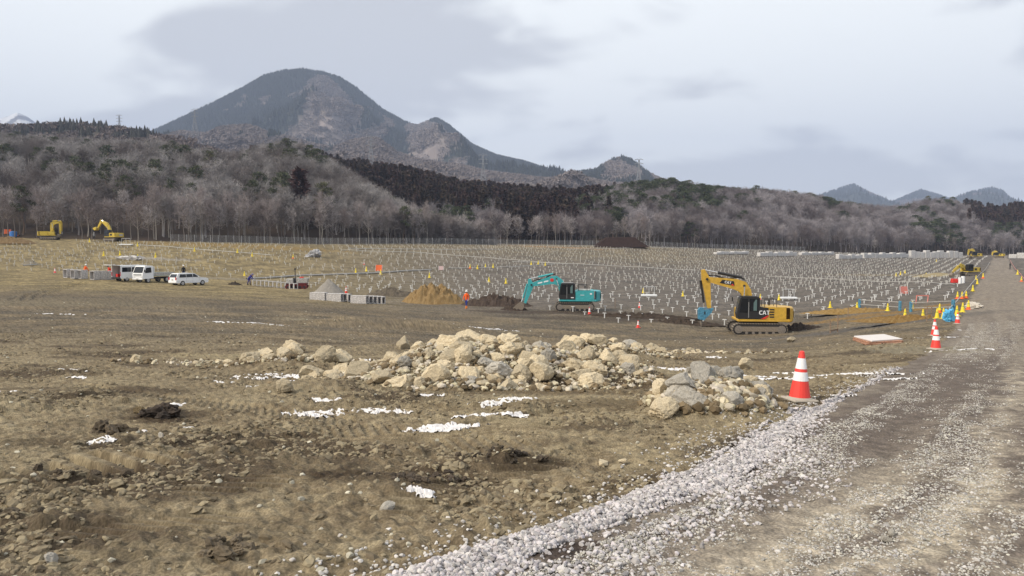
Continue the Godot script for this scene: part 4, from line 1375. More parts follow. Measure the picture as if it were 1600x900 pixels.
	if paint == "yellow":
		pn.prism(PackedVector2Array([Vector2(0.0, 1.26), Vector2(0.0, 2.2), Vector2(-0.62, 2.12), Vector2(-0.62, 1.45), Vector2(-0.35, 1.26)]), -1.325, -1.30)
		part(t, "side_panel", pn, M("black"))
		if detail:
			letters(t, "CAT", 0.32, Vector3(-0.30, 1.75, -1.345), PI, M("white"))
			var rw := Buf.new()
			rw.prism(PackedVector2Array([Vector2(-0.36, 1.262), Vector2(-0.05, 1.262), Vector2(-0.60, 1.56), Vector2(-0.62, 1.48)]), -1.338, -1.326)
			part(t, "red_stripe", rw, M("red"))
			for i in 4:
				var lv := Buf.new()
				lv.box(Vector3(-0.88, 1.42 + 0.19 * i, -1.305), Vector3(0.34, 0.10, 0.03))
				part(t, "louvre", lv, M("black"))
	elif paint == "teal" and detail:
		for q in [[0.28, 1.45, 0.30, 0.10], [-0.75, 1.72, 0.42, 0.05], [-1.65, 1.85, 0.22, 0.16]]:
			var st := Buf.new()
			st.box(Vector3(q[0], q[1], -1.315 if q[0] < 0.0 else -1.337), Vector3(q[2], q[3], 0.02))
			part(t, "decal", st, M("white"))
		var gp := Buf.new()
		gp.box(Vector3(-0.95, 2.24, -0.4), Vector3(1.3, 0.12, 1.2), 0.03)
		part(t, "hood_top", gp, M("offwhite"))
	else:
		var vp := Buf.new()
		vp.box(Vector3(-0.7, 1.7, -1.31), Vector3(0.7, 0.5, 0.02))
		part(t, "vent", vp, M("black"))
	var rail := Buf.new()
	for q in [[-0.35, -1.2], [-1.25, -1.2], [-0.35, -0.2], [-1.25, -0.2]]: rail.tube(Vector3(q[0], 2.15, q[1]), Vector3(q[0], 2.78, q[1]), 0.022, 0.022, 4)
	for z in [-1.2, -0.2]:
		rail.tube(Vector3(-0.35, 2.78, z), Vector3(-1.25, 2.78, z), 0.022, 0.022, 4)
	part(t, "handrail", rail, M("black"))
	var ex := Buf.new()
	ex.tube(Vector3(-1.1, 2.15, 0.6), Vector3(-1.1, 2.62, 0.6), 0.07, 0.07, 8)
	part(t, "exhaust", ex, M("black"))
	var mi := Buf.new()
	mi.tube(Vector3(1.5, 2.1, 0.9), Vector3(1.62, 2.6, 1.15), 0.02, 0.02, 4)
	mi.box(Vector3(1.62, 2.62, 1.17), Vector3(0.05, 0.3, 0.2))
	part(t, "mirror", mi, M("black"))
	var box := Buf.new()
	box.box(Vector3(0.75, 1.62, 0.95), Vector3(1.4, 0.75, 0.75), 0.05)
	part(t, "fuel_tank", box, body)
	var plate := Buf.new()
	plate.box(Vector3(-2.752, 1.6, 0), Vector3(0.02, 0.5, 1.1), 0.0)
	part(t, "rear_panel", plate, M("white") if paint == "yellow" else M("offwhite"))
	# boom: foot, bend, tip
	var f: Vector2 = boom[0]; var b: Vector2 = boom[1]; var e: Vector2 = boom[2]
	var bm := Buf.new()
	var b1 := f.lerp(b, 0.78); var b2 := b.lerp(e, 0.22)
	bm.beam([f, b1, (b1 + b2) / 2.0 * 0.5 + b * 0.5, b2, e], [0.22, 0.40, 0.46, 0.42, 0.18], 0.24)
	var bo := part(t, "boom", bm, body)
	var pin := Buf.new()
	pin.tube(Vector3(e.x, e.y, -0.34), Vector3(e.x, e.y, 0.34), 0.10, 0.10, 8)
	pin.tube(Vector3(b.x, b.y, -0.27), Vector3(b.x, b.y, 0.27), 0.10, 0.10, 8)
	part(bo, "pin", pin, M("black"))
	if paint == "yellow" and detail:
		var d := (e - b).normalized(); var nn := Vector2(-d.y, d.x)
		var c := b.lerp(e, 0.44)
		var dc := Buf.new()
		dc.prism(PackedVector2Array([c - d * 0.55 - nn * 0.14, c + d * 0.62 - nn * 0.11, c + d * 0.45 + nn * 0.17, c - d * 0.42 + nn * 0.21]), -0.262, -0.245)
		part(bo, "black_decal", dc, M("black"))
		dc = Buf.new()
		dc.prism(PackedVector2Array([c - d * 0.55 - nn * 0.14, c - d * 0.25 - nn * 0.13, c - d * 0.36 + nn * 0.0]), -0.272, -0.264)
		part(bo, "red_wedge", dc, M("red"))
		var o := Node3D.new()
		letters(bo, "CAT", 0.20, Vector3(c.x, c.y + 0.03, -0.275), PI, M("white"))
		bo.get_child(bo.get_child_count() - 1).rotation.z = -d.angle() if d.x > 0 else PI - d.angle()
		o.free()
	if paint == "teal" and detail:
		var c := b.lerp(e, 0.18)
		var dc := Buf.new()
		for i in 6: dc.out(Vector3(c.x, c.y, -0.262), Vector3(c.x + cos(i * PI / 3) * 0.22, c.y + sin(i * PI / 3) * 0.2, -0.256), Vector3(c.x + cos((i + 1) * PI / 3) * 0.22, c.y + sin((i + 1) * PI / 3) * 0.2, -0.256), Vector3(c.x, c.y, 0))
		part(bo, "red_emblem", dc, M("red"))
		for k in 2:
			var d := (e - b).normalized(); var nn := Vector2(-d.y, d.x)
			var w := b.lerp(e, 0.42 + 0.24 * k)
			dc = Buf.new()
			dc.prism(PackedVector2Array([w - nn * 0.07 - d * 0.25, w - nn * 0.07 + d * 0.25, w + nn * 0.07 + d * 0.22, w + nn * 0.07 - d * 0.28]), -0.26, -0.245)
			part(bo, "white_decal", dc, M("white"))
	for z in [-0.42, 0.42]:
		var cy := Buf.new()
		var c0 := Vector3(f.x + 0.75, f.y - 0.35, z); var c1 := Vector3(b.x, b.y - 0.05, z)
		cy.tube(c0, c0.lerp(c1, 0.6), 0.10, 0.10, 8)
		var o := part(t, "boom_cylinder", cy, body)
		cy = Buf.new()
		cy.tube(c0.lerp(c1, 0.6), c1, 0.05, 0.05, 6)
		part(o, "rod", cy, M("chrome"))
	for z in [-0.12, 0.02, 0.15]:
		var hs := Buf.new()
		var pts := []; var rs := []
		for i in 9:
			var u := i / 8.0
			var q := b.lerp(e, u)
			var nrm := Vector2(-(e - b).normalized().y, (e - b).normalized().x)
			if nrm.y < 0: nrm = -nrm
			pts.append(Vector3(q.x, q.y, z) + Vector3(nrm.x, nrm.y, 0) * (lerpf(0.50, 0.26, u) + 0.10 * sin(u * PI * 3.0 + z * 4.0)))
			rs.append(0.028)
		hs.path(pts, rs, 5)
		part(bo, "hose", hs, M("rubber"))
	# arm: top, pivot, end
	var at_: Vector2 = arm[0]; var ap: Vector2 = arm[1]; var ae: Vector2 = arm[2]
	var am := Buf.new()
	am.beam([at_, ap, ap.lerp(ae, 0.3), ae], [0.13, 0.33, 0.26, 0.13], 0.19)
	var ar := part(t, "arm", am, body)
	var d2 := (e - b).normalized(); var up := Vector2(-d2.y, d2.x)
	if up.y < 0: up = -up
	var s0 := b.lerp(e, 0.08) + up * 0.60
	var ac := Buf.new()
	ac.tube(Vector3(s0.x, s0.y, 0), Vector3(s0.x, s0.y, 0).lerp(Vector3(at_.x, at_.y, 0), 0.62), 0.11, 0.11, 8)
	var aco := part(t, "arm_cylinder", ac, M("black") if paint == "yellow" else body)
	ac = Buf.new()
	ac.tube(Vector3(s0.x, s0.y, 0).lerp(Vector3(at_.x, at_.y, 0), 0.62), Vector3(at_.x, at_.y, 0), 0.055, 0.055, 6)
	part(aco, "rod", ac, M("chrome"))
	var ad := (ae - ap).normalized(); var an := Vector2(-ad.y, ad.x)
	if an.x < 0: an = -an
	var k0 := ap + an * 0.42; var k1 := ap.lerp(ae, 0.78) + an * 0.36
	var bc := Buf.new()
	bc.tube(Vector3(k0.x, k0.y, 0), Vector3(k1.x, k1.y, 0), 0.09, 0.09, 8)
	var bco := part(t, "tool_cylinder", bc, M("black") if paint == "yellow" else body)
	bc = Buf.new()
	bc.tube(Vector3(k1.x, k1.y, 0), Vector3(ae.x + an.x * 0.42, ae.y + an.y * 0.42 - 0.05, 0), 0.05, 0.05, 6)
	part(bco, "rod", bc, M("chrome"))
	var lk := Buf.new()
	for z in [-0.2, 0.2]: lk.tube(Vector3(ae.x, ae.y, z), Vector3(ae.x + an.x * 0.45, ae.y + an.y * 0.45, z), 0.05, 0.05, 5)
	part(ar, "linkage", lk, M("steel"))
	if tool == "breaker":
		var bk := Buf.new()
		bk.prism(PackedVector2Array([ae + Vector2(-0.32, 0.02), ae + Vector2(0.72, 0.06), ae + Vector2(0.86, -0.1), ae + Vector2(0.84, -0.85), ae + Vector2(0.42, -0.95), ae + Vector2(-0.15, -0.35)]), -0.24, 0.24)
		var br := part(t, "hydraulic_breaker", bk, M("blue"))
		bk = Buf.new()
		bk.tube(Vector3(ae.x + 0.60, ae.y - 0.88, 0), Vector3(ae.x + 0.58, ae.y - 1.25, 0), 0.11, 0.10, 8)
		bk.tube(Vector3(ae.x + 0.58, ae.y - 1.25, 0), Vector3(ae.x + 0.57, ae.y - 1.55, 0), 0.09, 0.02, 8)
		part(br, "chisel", bk, M("steel"))
		bk = Buf.new()
		bk.box(Vector3(ae.x + 0.36, ae.y - 0.36, -0.245), Vector3(0.10, 0.2, 0.02))
		part(br, "slot", bk, M("black"))
	else:
		var q := Buf.new()
		var dir := -an if tool == "bucket_in" else an
		var o := [ae + dir * -0.15, ae + ad * 0.25 + dir * 0.05, ae + ad * 0.75 + dir * 0.1, ae + ad * 0.98 - dir * -0.35, ae + ad * 0.85 + dir * 0.8, ae + ad * 0.55 + dir * 1.0]
		# an open scoop: curved shell with two cheeks
		var shell := [ae + dir * 0.5, ae + ad * 0.12 + dir * 0.05, ae + ad * 0.55 - dir * 0.05, ae + ad * 0.92 + dir * 0.15, ae + ad * 1.0 + dir * 0.6, ae + ad * 0.85 + dir * 1.05]
		for i in shell.size() - 1:
			var a: Vector2 = shell[i]; var c: Vector2 = shell[i + 1]
			q.quad(Vector3(a.x, a.y, -0.55), Vector3(c.x, c.y, -0.55), Vector3(c.x, c.y, 0.55), Vector3(a.x, a.y, 0.55))
			q.quad(Vector3(a.x, a.y, -0.53) + Vector3(dir.x, dir.y, 0) * 0.03, Vector3(a.x, a.y, 0.53) + Vector3(dir.x, dir.y, 0) * 0.03, Vector3(c.x, c.y, 0.53) + Vector3(dir.x, dir.y, 0) * 0.03, Vector3(c.x, c.y, -0.53) + Vector3(dir.x, dir.y, 0) * 0.03)
		q.prism(PackedVector2Array(shell), -0.56, -0.53)
		q.prism(PackedVector2Array(shell), 0.53, 0.56)
		part(t, "bucket", q, M("mudsteel") if tool != "bucket_yellow" else body)
	return t
func machines() -> void:
	# turn = PI: the machine faces left
	excavator("yellow excavator with black cab and a blue hydraulic breaker on its arm", on(hit(1181, 521)), PI - 0.10, "yellow", [Vector2(0.35, 1.75), Vector2(1.0, 3.75), Vector2(3.85, 4.25)], [Vector2(4.15, 5.0), Vector2(3.9, 4.2), Vector2(3.62, 1.95)], "breaker")
	excavator("turquoise excavator with a black cab digging with its bucket", on(hit(898, 485)), PI - 0.06, "teal", [Vector2(0.55, 1.75), Vector2(1.95, 3.35), Vector2(4.6, 2.72)], [Vector2(4.85, 3.35), Vector2(4.65, 2.7), Vector2(5.3, 0.75)], "bucket", 0.93)
	var d := 181.0
	var a := hit(78, 374.5)
	excavator("yellow excavator at the far left with its arm hanging straight down", a, 0.25, "lemon", [Vector2(0.4, 1.7), Vector2(0.7, 4.3), Vector2(2.5, 4.6)], [Vector2(2.7, 5.0), Vector2(2.55, 4.5), Vector2(2.5, 1.5)], "bucket_in", 0.92, false)
	a = hit(177, 377)
	excavator("yellow excavator on the left field with its arm raised high to the left", a, PI - 0.35, "lemon", [Vector2(0.4, 1.7), Vector2(1.6, 4.0), Vector2(3.7, 5.3)], [Vector2(4.1, 5.6), Vector2(3.8, 5.2), Vector2(5.1, 3.5)], "bucket_yellow", 0.92, false)
	a = hit(1514, 431)
	excavator("small yellow excavator with a black cab beside the road, arm stretched left", a, PI + 0.25, "lemon", [Vector2(0.6, 1.5), Vector2(2.3, 2.6), Vector2(3.3, 2.4)], [Vector2(3.5, 2.7), Vector2(3.3, 2.3), Vector2(5.2, 0.9)], "bucket_in", 0.78, false)
	excavator("far yellow excavator with an arched boom near the white pallets by the road", hit(1524, 404), PI, "lemon", [Vector2(0.4, 1.7), Vector2(0.9, 3.6), Vector2(2.8, 3.6)], [Vector2(3.0, 4.0), Vector2(2.8, 3.5), Vector2(3.2, 1.4)], "bucket_in", 0.95, false)
	excavator("farthest small yellow excavator at the end of the road", hit(1561, 403), PI - 0.7, "lemon", [Vector2(0.5, 1.6), Vector2(1.3, 3.4), Vector2(2.8, 3.0)], [Vector2(3.0, 3.4), Vector2(2.8, 2.9), Vector2(3.1, 1.2)], "bucket_in", 0.8, false)
	crawler_dumper()
	van(); truck(); wagon()

func wheel(parent: Node3D, at: Vector3, r: float, w: float) -> void:
	var b := Buf.new()
	b.tube(at - Vector3(0, 0, w / 2), at + Vector3(0, 0, w / 2), r, r, 18)
	var ty := part(parent, "wheel", b, M("rubber"))
	b = Buf.new()
	b.tube(at - Vector3(0, 0, w / 2 + 0.012), at + Vector3(0, 0, w / 2 + 0.012), r * 0.62, r * 0.62, 14)
	b.tube(at - Vector3(0, 0, w / 2 + 0.03), at + Vector3(0, 0, w / 2 + 0.03), r * 0.22, r * 0.22, 8)
	part(ty, "rim", b, M("rim"))
func block(parent: Node3D, called: String, m: String, at: Vector3, size: Vector3, ch := 0.0) -> MeshInstance3D:
	var b := Buf.new()
	b.box(at, size, ch)
	return part(parent, called, b, M(m))
func slab(parent: Node3D, called: String, m: String, pts: Array, z0: float, z1: float) -> MeshInstance3D:
	var b := Buf.new()
	b.prism(PackedVector2Array(pts), z0, z1)
	return part(parent, called, b, M(m))
# side view drawn out with the upper part leaning inwards
func shell_body(pts: Array, half: float, belt: float, lean: float) -> Buf:
	var b := Buf.new()
	var p := PackedVector2Array(pts)
	b.prism(p, -half, half)
	for i in b.v.size():
		var q := b.v[i]
		if q.y > belt: b.v[i] = Vector3(q.x, q.y, q.z * (1.0 - lean * (q.y - belt)))
	return b
func V(a: float, b: float) -> Vector2: return Vector2(a, b)
func wagon() -> void:
	var t := thing("station_wagon", "white station wagon parked in front of the flatbed truck", "car", hit(295, 445.5), 0.98)
	part(t, "body", shell_body([V(-2.1, 0.32), V(2.1, 0.30), V(2.16, 0.55), V(2.08, 0.78), V(1.75, 0.90), V(1.05, 0.99), V(0.35, 1.44), V(0.0, 1.50), V(-1.6, 1.50), V(-1.85, 1.44), V(-2.08, 0.98), V(-2.14, 0.6)], 0.84, 0.95, 0.28), M("white"))
	var gl := func(called: String, pts: Array) -> void:
		for s in [-1.0, 1.0]:
			var b := Buf.new()
			var p := PackedVector2Array(pts)
			var z := 0.848
			b.prism(p, s * z - 0.004, s * z + 0.004)
			for i in b.v.size():
				var q := b.v[i]
				b.v[i] = Vector3(q.x, q.y, q.z * (1.0 - 0.28 * (q.y - 0.95)))
			part(t, called, b, M("glass"))
	gl.call("window", [V(-1.72, 1.02), V(-0.85, 1.02), V(-0.85, 1.38), V(-1.6, 1.38)])
	gl.call("window", [V(-0.78, 1.02), V(0.0, 1.02), V(0.0, 1.39), V(-0.78, 1.39)])
	gl.call("window", [V(0.07, 1.02), V(0.92, 1.02), V(0.32, 1.38), V(0.07, 1.39)])
	var b := Buf.new()
	b.quad(Vector3(-2.085, 1.02, -0.70), Vector3(-2.085, 1.02, 0.70), Vector3(-1.885, 1.40, 0.62), Vector3(-1.885, 1.40, -0.62))
	part(t, "rear_window", b, M("glass"))
	b = Buf.new()
	b.quad(Vector3(1.03, 1.015, -0.74), Vector3(1.03, 1.015, 0.74), Vector3(0.40, 1.43, 0.62), Vector3(0.40, 1.43, -0.62))
	part(t, "windscreen", b, M("glass"))
	for x in [-1.32, 1.32]:
		for s in [-0.76, 0.76]: wheel(t, Vector3(x, 0.30, s), 0.30, 0.19)
	for s in [-0.68, 0.68]:
		block(t, "tail_lamp", "tail", Vector3(-2.12, 0.86, s * 1.04), Vector3(0.08, 0.34, 0.20), 0.02)
		block(t, "headlight", "lamp", Vector3(2.06, 0.72, s), Vector3(0.16, 0.16, 0.3), 0.03)
		block(t, "door_mirror", "white", Vector3(0.72, 1.05, s * 1.36), Vector3(0.12, 0.14, 0.18), 0.03)
	block(t, "number_plate", "offwhite", Vector3(-2.145, 0.72, 0), Vector3(0.02, 0.14, 0.32))
	block(t, "bumper", "white", Vector3(-2.12, 0.45, 0), Vector3(0.12, 0.22, 1.6), 0.03)
	for x in [-0.81, 0.035, 0.95]: block(t, "door_seam", "grey", Vector3(x, 0.72, 0.842), Vector3(0.012, 0.55, 0.006))
func truck() -> void:
	var t := thing("flatbed_truck", "white cab flatbed truck parked between the van and the wagon", "truck", hit(240, 441), PI + 1.2)
	part(t, "cab", shell_body([V(0.75, 0.55), V(2.35, 0.5), V(2.42, 0.95), V(2.36, 1.25), V(2.02, 2.05), V(1.85, 2.12), V(0.8, 2.12), V(0.75, 2.0)], 0.85, 1.2, 0.10), M("white"))
	var b := Buf.new()
	b.quad(Vector3(2.375, 1.26, -0.76), Vector3(2.375, 1.26, 0.76), Vector3(2.06, 2.0, 0.70), Vector3(2.06, 2.0, -0.70))
	part(t, "windscreen", b, M("glass"))
	for s in [-1.0, 1.0]:
		var q := Buf.new()
		q.prism(PackedVector2Array([V(1.05, 1.28), V(2.0, 1.22), V(1.85, 1.88), V(1.12, 1.92)]), s * 0.825 - 0.015, s * 0.825 + 0.015)
		part(t, "door_window", q, M("glass"))
		block(t, "headlight", "lamp", Vector3(2.41, 0.78, s * 0.62), Vector3(0.06, 0.17, 0.3), 0.02)
		block(t, "door_mirror", "black", Vector3(2.25, 1.5, s * 1.02), Vector3(0.08, 0.34, 0.18), 0.02)
		for x in [1.55, -1.35]: wheel(t, Vector3(x, 0.34, s * 0.7), 0.34, 0.24)
		block(t, "bed_side", "offwhite", Vector3(-0.95, 1.05, s * 0.84), Vector3(3.2, 0.36, 0.05))
	block(t, "chassis", "black", Vector3(-0.4, 0.55, 0), Vector3(4.6, 0.22, 0.8), 0.02)
	block(t, "bumper", "white", Vector3(2.40, 0.52, 0), Vector3(0.12, 0.22, 1.66), 0.03)
	block(t, "grille", "black", Vector3(2.405, 1.02, 0), Vector3(0.05, 0.10, 1.3))
	block(t, "number_plate", "offwhite", Vector3(2.47, 0.5, 0), Vector3(0.015, 0.15, 0.32))
	block(t, "bed", "tealpale", Vector3(-0.95, 0.86, 0), Vector3(3.2, 0.08, 1.64))
	block(t, "headboard", "white", Vector3(0.62, 1.45, 0), Vector3(0.07, 1.1, 1.66))
	block(t, "tailgate", "offwhite", Vector3(-2.55, 1.05, 0), Vector3(0.05, 0.36, 1.66))
func van() -> void:
	var t := thing("panel_van", "white van with its tailgate open and a dark interior", "van", hit(207, 439), 1.1)
	# walls, floor and roof leave the back open
	for s in [-1.0, 1.0]:
		slab(t, "side_wall", "white", [V(-2.2, 0.38), V(2.3, 0.36), V(2.36, 0.85), V(1.85, 1.2), V(1.35, 1.9), V(1.1, 1.98), V(-2.2, 1.98)], s * 0.82 - 0.03, s * 0.82 + 0.03)
		for q in [[-2.0, -0.75], [-0.65, 0.35]]: slab(t, "window", "glass", [V(q[0], 1.2), V(q[1], 1.2), V(q[1], 1.78), V(q[0], 1.78)], s * 0.853 - 0.004, s * 0.853 + 0.004)
		slab(t, "door_window", "glass", [V(0.45, 1.2), V(1.72, 1.2), V(1.30, 1.78), V(0.45, 1.78)], s * 0.853 - 0.004, s * 0.853 + 0.004)
		for x in [-1.35, 1.45]: wheel(t, Vector3(x, 0.33, s * 0.74), 0.33, 0.2)
		block(t, "tail_lamp", "tail", Vector3(-2.21, 0.95, s * 0.80), Vector3(0.06, 0.5, 0.10), 0.02)
	block(t, "roof", "white", Vector3(-0.5, 1.995, 0), Vector3(3.5, 0.05, 1.66), 0.02)
	block(t, "floor", "black", Vector3(0, 0.5, 0), Vector3(4.4, 0.12, 1.56))
	block(t, "bulkhead", "black", Vector3(0.9, 1.2, 0), Vector3(0.04, 1.4, 1.56))
	block(t, "bumper", "black", Vector3(-2.27, 0.45, 0), Vector3(0.14, 0.2, 1.66), 0.03)
	slab(t, "nose", "white", [V(1.2, 0.4), V(2.32, 0.4), V(2.38, 0.85), V(1.88, 1.2), V(1.2, 1.2)], -0.785, 0.785)
	var b := Buf.new()
	b.quad(Vector3(1.88, 1.22, -0.78), Vector3(1.88, 1.22, 0.78), Vector3(1.38, 1.92, 0.76), Vector3(1.38, 1.92, -0.76))
	part(t, "windscreen", b, M("glass"))
	var tg := Buf.new()
	tg.box(Vector3(-2.75, 2.06, 0), Vector3(1.15, 0.07, 1.58), 0.02, Basis(Vector3.BACK, -0.06))
	part(t, "tailgate", tg, M("white"))
	for q in [[-1.7, 0.75, -0.35, "red", 0.4], [-1.6, 0.72, 0.3, "offwhite", 0.36], [-1.2, 0.85, 0.0, "grey", 0.6]]:
		block(t, "load", q[3], Vector3(q[0], q[1], q[2]), Vector3.ONE * q[4], 0.03)
func crawler_dumper() -> void:
	var t := thing("crawler_dumper", "small white and red crawler carrier with a black mast beside the culvert row", "dumper", hit(464, 451), 0.15)
	for s in [-1.0, 1.0]:
		var b := Buf.new()
		b.prism(oval(2.7, 0.55, 0.0), s * 0.75 - 0.18, s * 0.75 + 0.18)
		var tr := part(t, "track", b, M("darkred"))
		for i in 5:
			var q := Buf.new()
			q.tube(Vector3(-1.0 + i * 0.5, 0.24, s * 0.75 - 0.2), Vector3(-1.0 + i * 0.5, 0.24, s * 0.75 + 0.2), 0.15, 0.15, 8)
			part(tr, "roller", q, M("black"))
	block(t, "chassis", "darkred", Vector3(0, 0.62, 0), Vector3(2.6, 0.18, 1.5), 0.03)
	slab(t, "load_bed", "offwhite", [V(0.05, 0.75), V(1.3, 0.75), V(1.5, 1.35), V(0.0, 1.35)], -0.75, 0.75)
	block(t, "engine_cover", "offwhite", Vector3(-0.8, 1.0, 0), Vector3(0.9, 0.55, 1.3), 0.06)
	block(t, "seat", "black", Vector3(-0.25, 1.05, 0.2), Vector3(0.4, 0.6, 0.5), 0.05)
	var b := Buf.new()
	b.tube(Vector3(-0.15, 0.7, 0.3), Vector3(-0.15, 2.5, 0.3), 0.06, 0.05, 6)
	b.box(Vector3(-0.15, 2.5, 0.3), Vector3(0.18, 0.22, 0.18))
	part(t, "mast", b, M("black"))
	block(t, "beacon", "red", Vector3(0.6, 1.42, 0.0), Vector3(0.5, 0.12, 0.6), 0.03)

# ---------------------------------------------------------------- people: one skin over a skeleton
func capsule(p: Vector3, a: Vector3, b: Vector3, ra: float, rb: float) -> float:
	var ab := b - a
	var t := clampf((p - a).dot(ab) / ab.length_squared(), 0.0, 1.0)
	return p.distance_to(a + ab * t) - lerpf(ra, rb, t)
# bones: [from, to, radius, radius, colour]
func skin(bones: Array, cell: float) -> Buf:
	var lo := Vector3.ONE * 99.0; var hi := -lo
	for b in bones:
		for k in 2:
			lo = lo.min(b[k] - Vector3.ONE * (b[2] + 0.08)); hi = hi.max(b[k] + Vector3.ONE * (b[2] + 0.08))
	var n := Vector3i((hi - lo) / cell) + Vector3i(2, 2, 2)
	var val := PackedFloat32Array(); val.resize(n.x * n.y * n.z); val.fill(1.0)
	for b in bones:
		var m: float = maxf(b[2], b[3]) + 0.09
		var l: Vector3 = (b[0] as Vector3).min(b[1]) - Vector3.ONE * m; var h: Vector3 = (b[0] as Vector3).max(b[1]) + Vector3.ONE * m
		var i0 := Vector3i((l - lo) / cell).clamp(Vector3i.ZERO, n - Vector3i.ONE); var i1 := Vector3i((h - lo) / cell).clamp(Vector3i.ZERO, n - Vector3i.ONE)
		for z in range(i0.z, i1.z + 1):
			for y in range(i0.y, i1.y + 1):
				for x in range(i0.x, i1.x + 1):
					var k := (z * n.y + y) * n.x + x
					var d := capsule(lo + Vector3(x, y, z) * cell, b[0], b[1], b[2], b[3])
					var e := val[k]
					var s := maxf(0.035 - absf(d - e), 0.0) / 0.035
					val[k] = minf(d, e) - s * s * 0.035 * 0.25
	var vert := {}
	var out := Buf.new()
	var vertex := func(x: int, y: int, z: int) -> Vector3:
		var key := Vector3i(x, y, z)
		if vert.has(key): return vert[key]
		var sum := Vector3.ZERO; var c := 0
		for e in 12:
			var ax := e / 4; var r := e % 4
			var o := Vector3i.ZERO
			o[(ax + 1) % 3] = r & 1; o[(ax + 2) % 3] = r >> 1
			var p := key + o; var q := p; q[ax] += 1
			var a := val[(p.z * n.y + p.y) * n.x + p.x]; var b := val[(q.z * n.y + q.y) * n.x + q.x]
			if (a < 0.0) != (b < 0.0):
				sum += Vector3(p).lerp(Vector3(q), a / (a - b)); c += 1
		vert[key] = lo + sum / maxi(c, 1) * cell
		return vert[key]
	for z in range(1, n.z - 1):
		for y in range(1, n.y - 1):
			for x in range(1, n.x - 1):
				var k := (z * n.y + y) * n.x + x
				var a := val[k] < 0.0
				var c := Vector3i(x, y, z)
				for ax in 3:
					var o := Vector3i.ZERO; o[ax] = 1
					var q := c + o
					if (val[(q.z * n.y + q.y) * n.x + q.x] < 0.0) == a: continue
					var u := Vector3i.ZERO; u[(ax + 1) % 3] = 1
					var w := Vector3i.ZERO; w[(ax + 2) % 3] = 1
					var p := []
					for g in [c, c - u, c - u - w, c - w]: p.append(vertex.call(g.x, g.y, g.z))
					if a: out.quad(p[0], p[3], p[2], p[1])
					else: out.quad(p[0], p[1], p[2], p[3])
	for i in range(0, out.v.size(), 3):
		var m := (out.v[i] + out.v[i + 1] + out.v[i + 2]) / 3.0
		var best := 9.0; var col := Color.GRAY
		for b in bones:
			var d := capsule(m, b[0], b[1], b[2], b[3])
			if d < best:
				best = d; col = b[4]
		for k in 3: out.c.append(col)
	return out
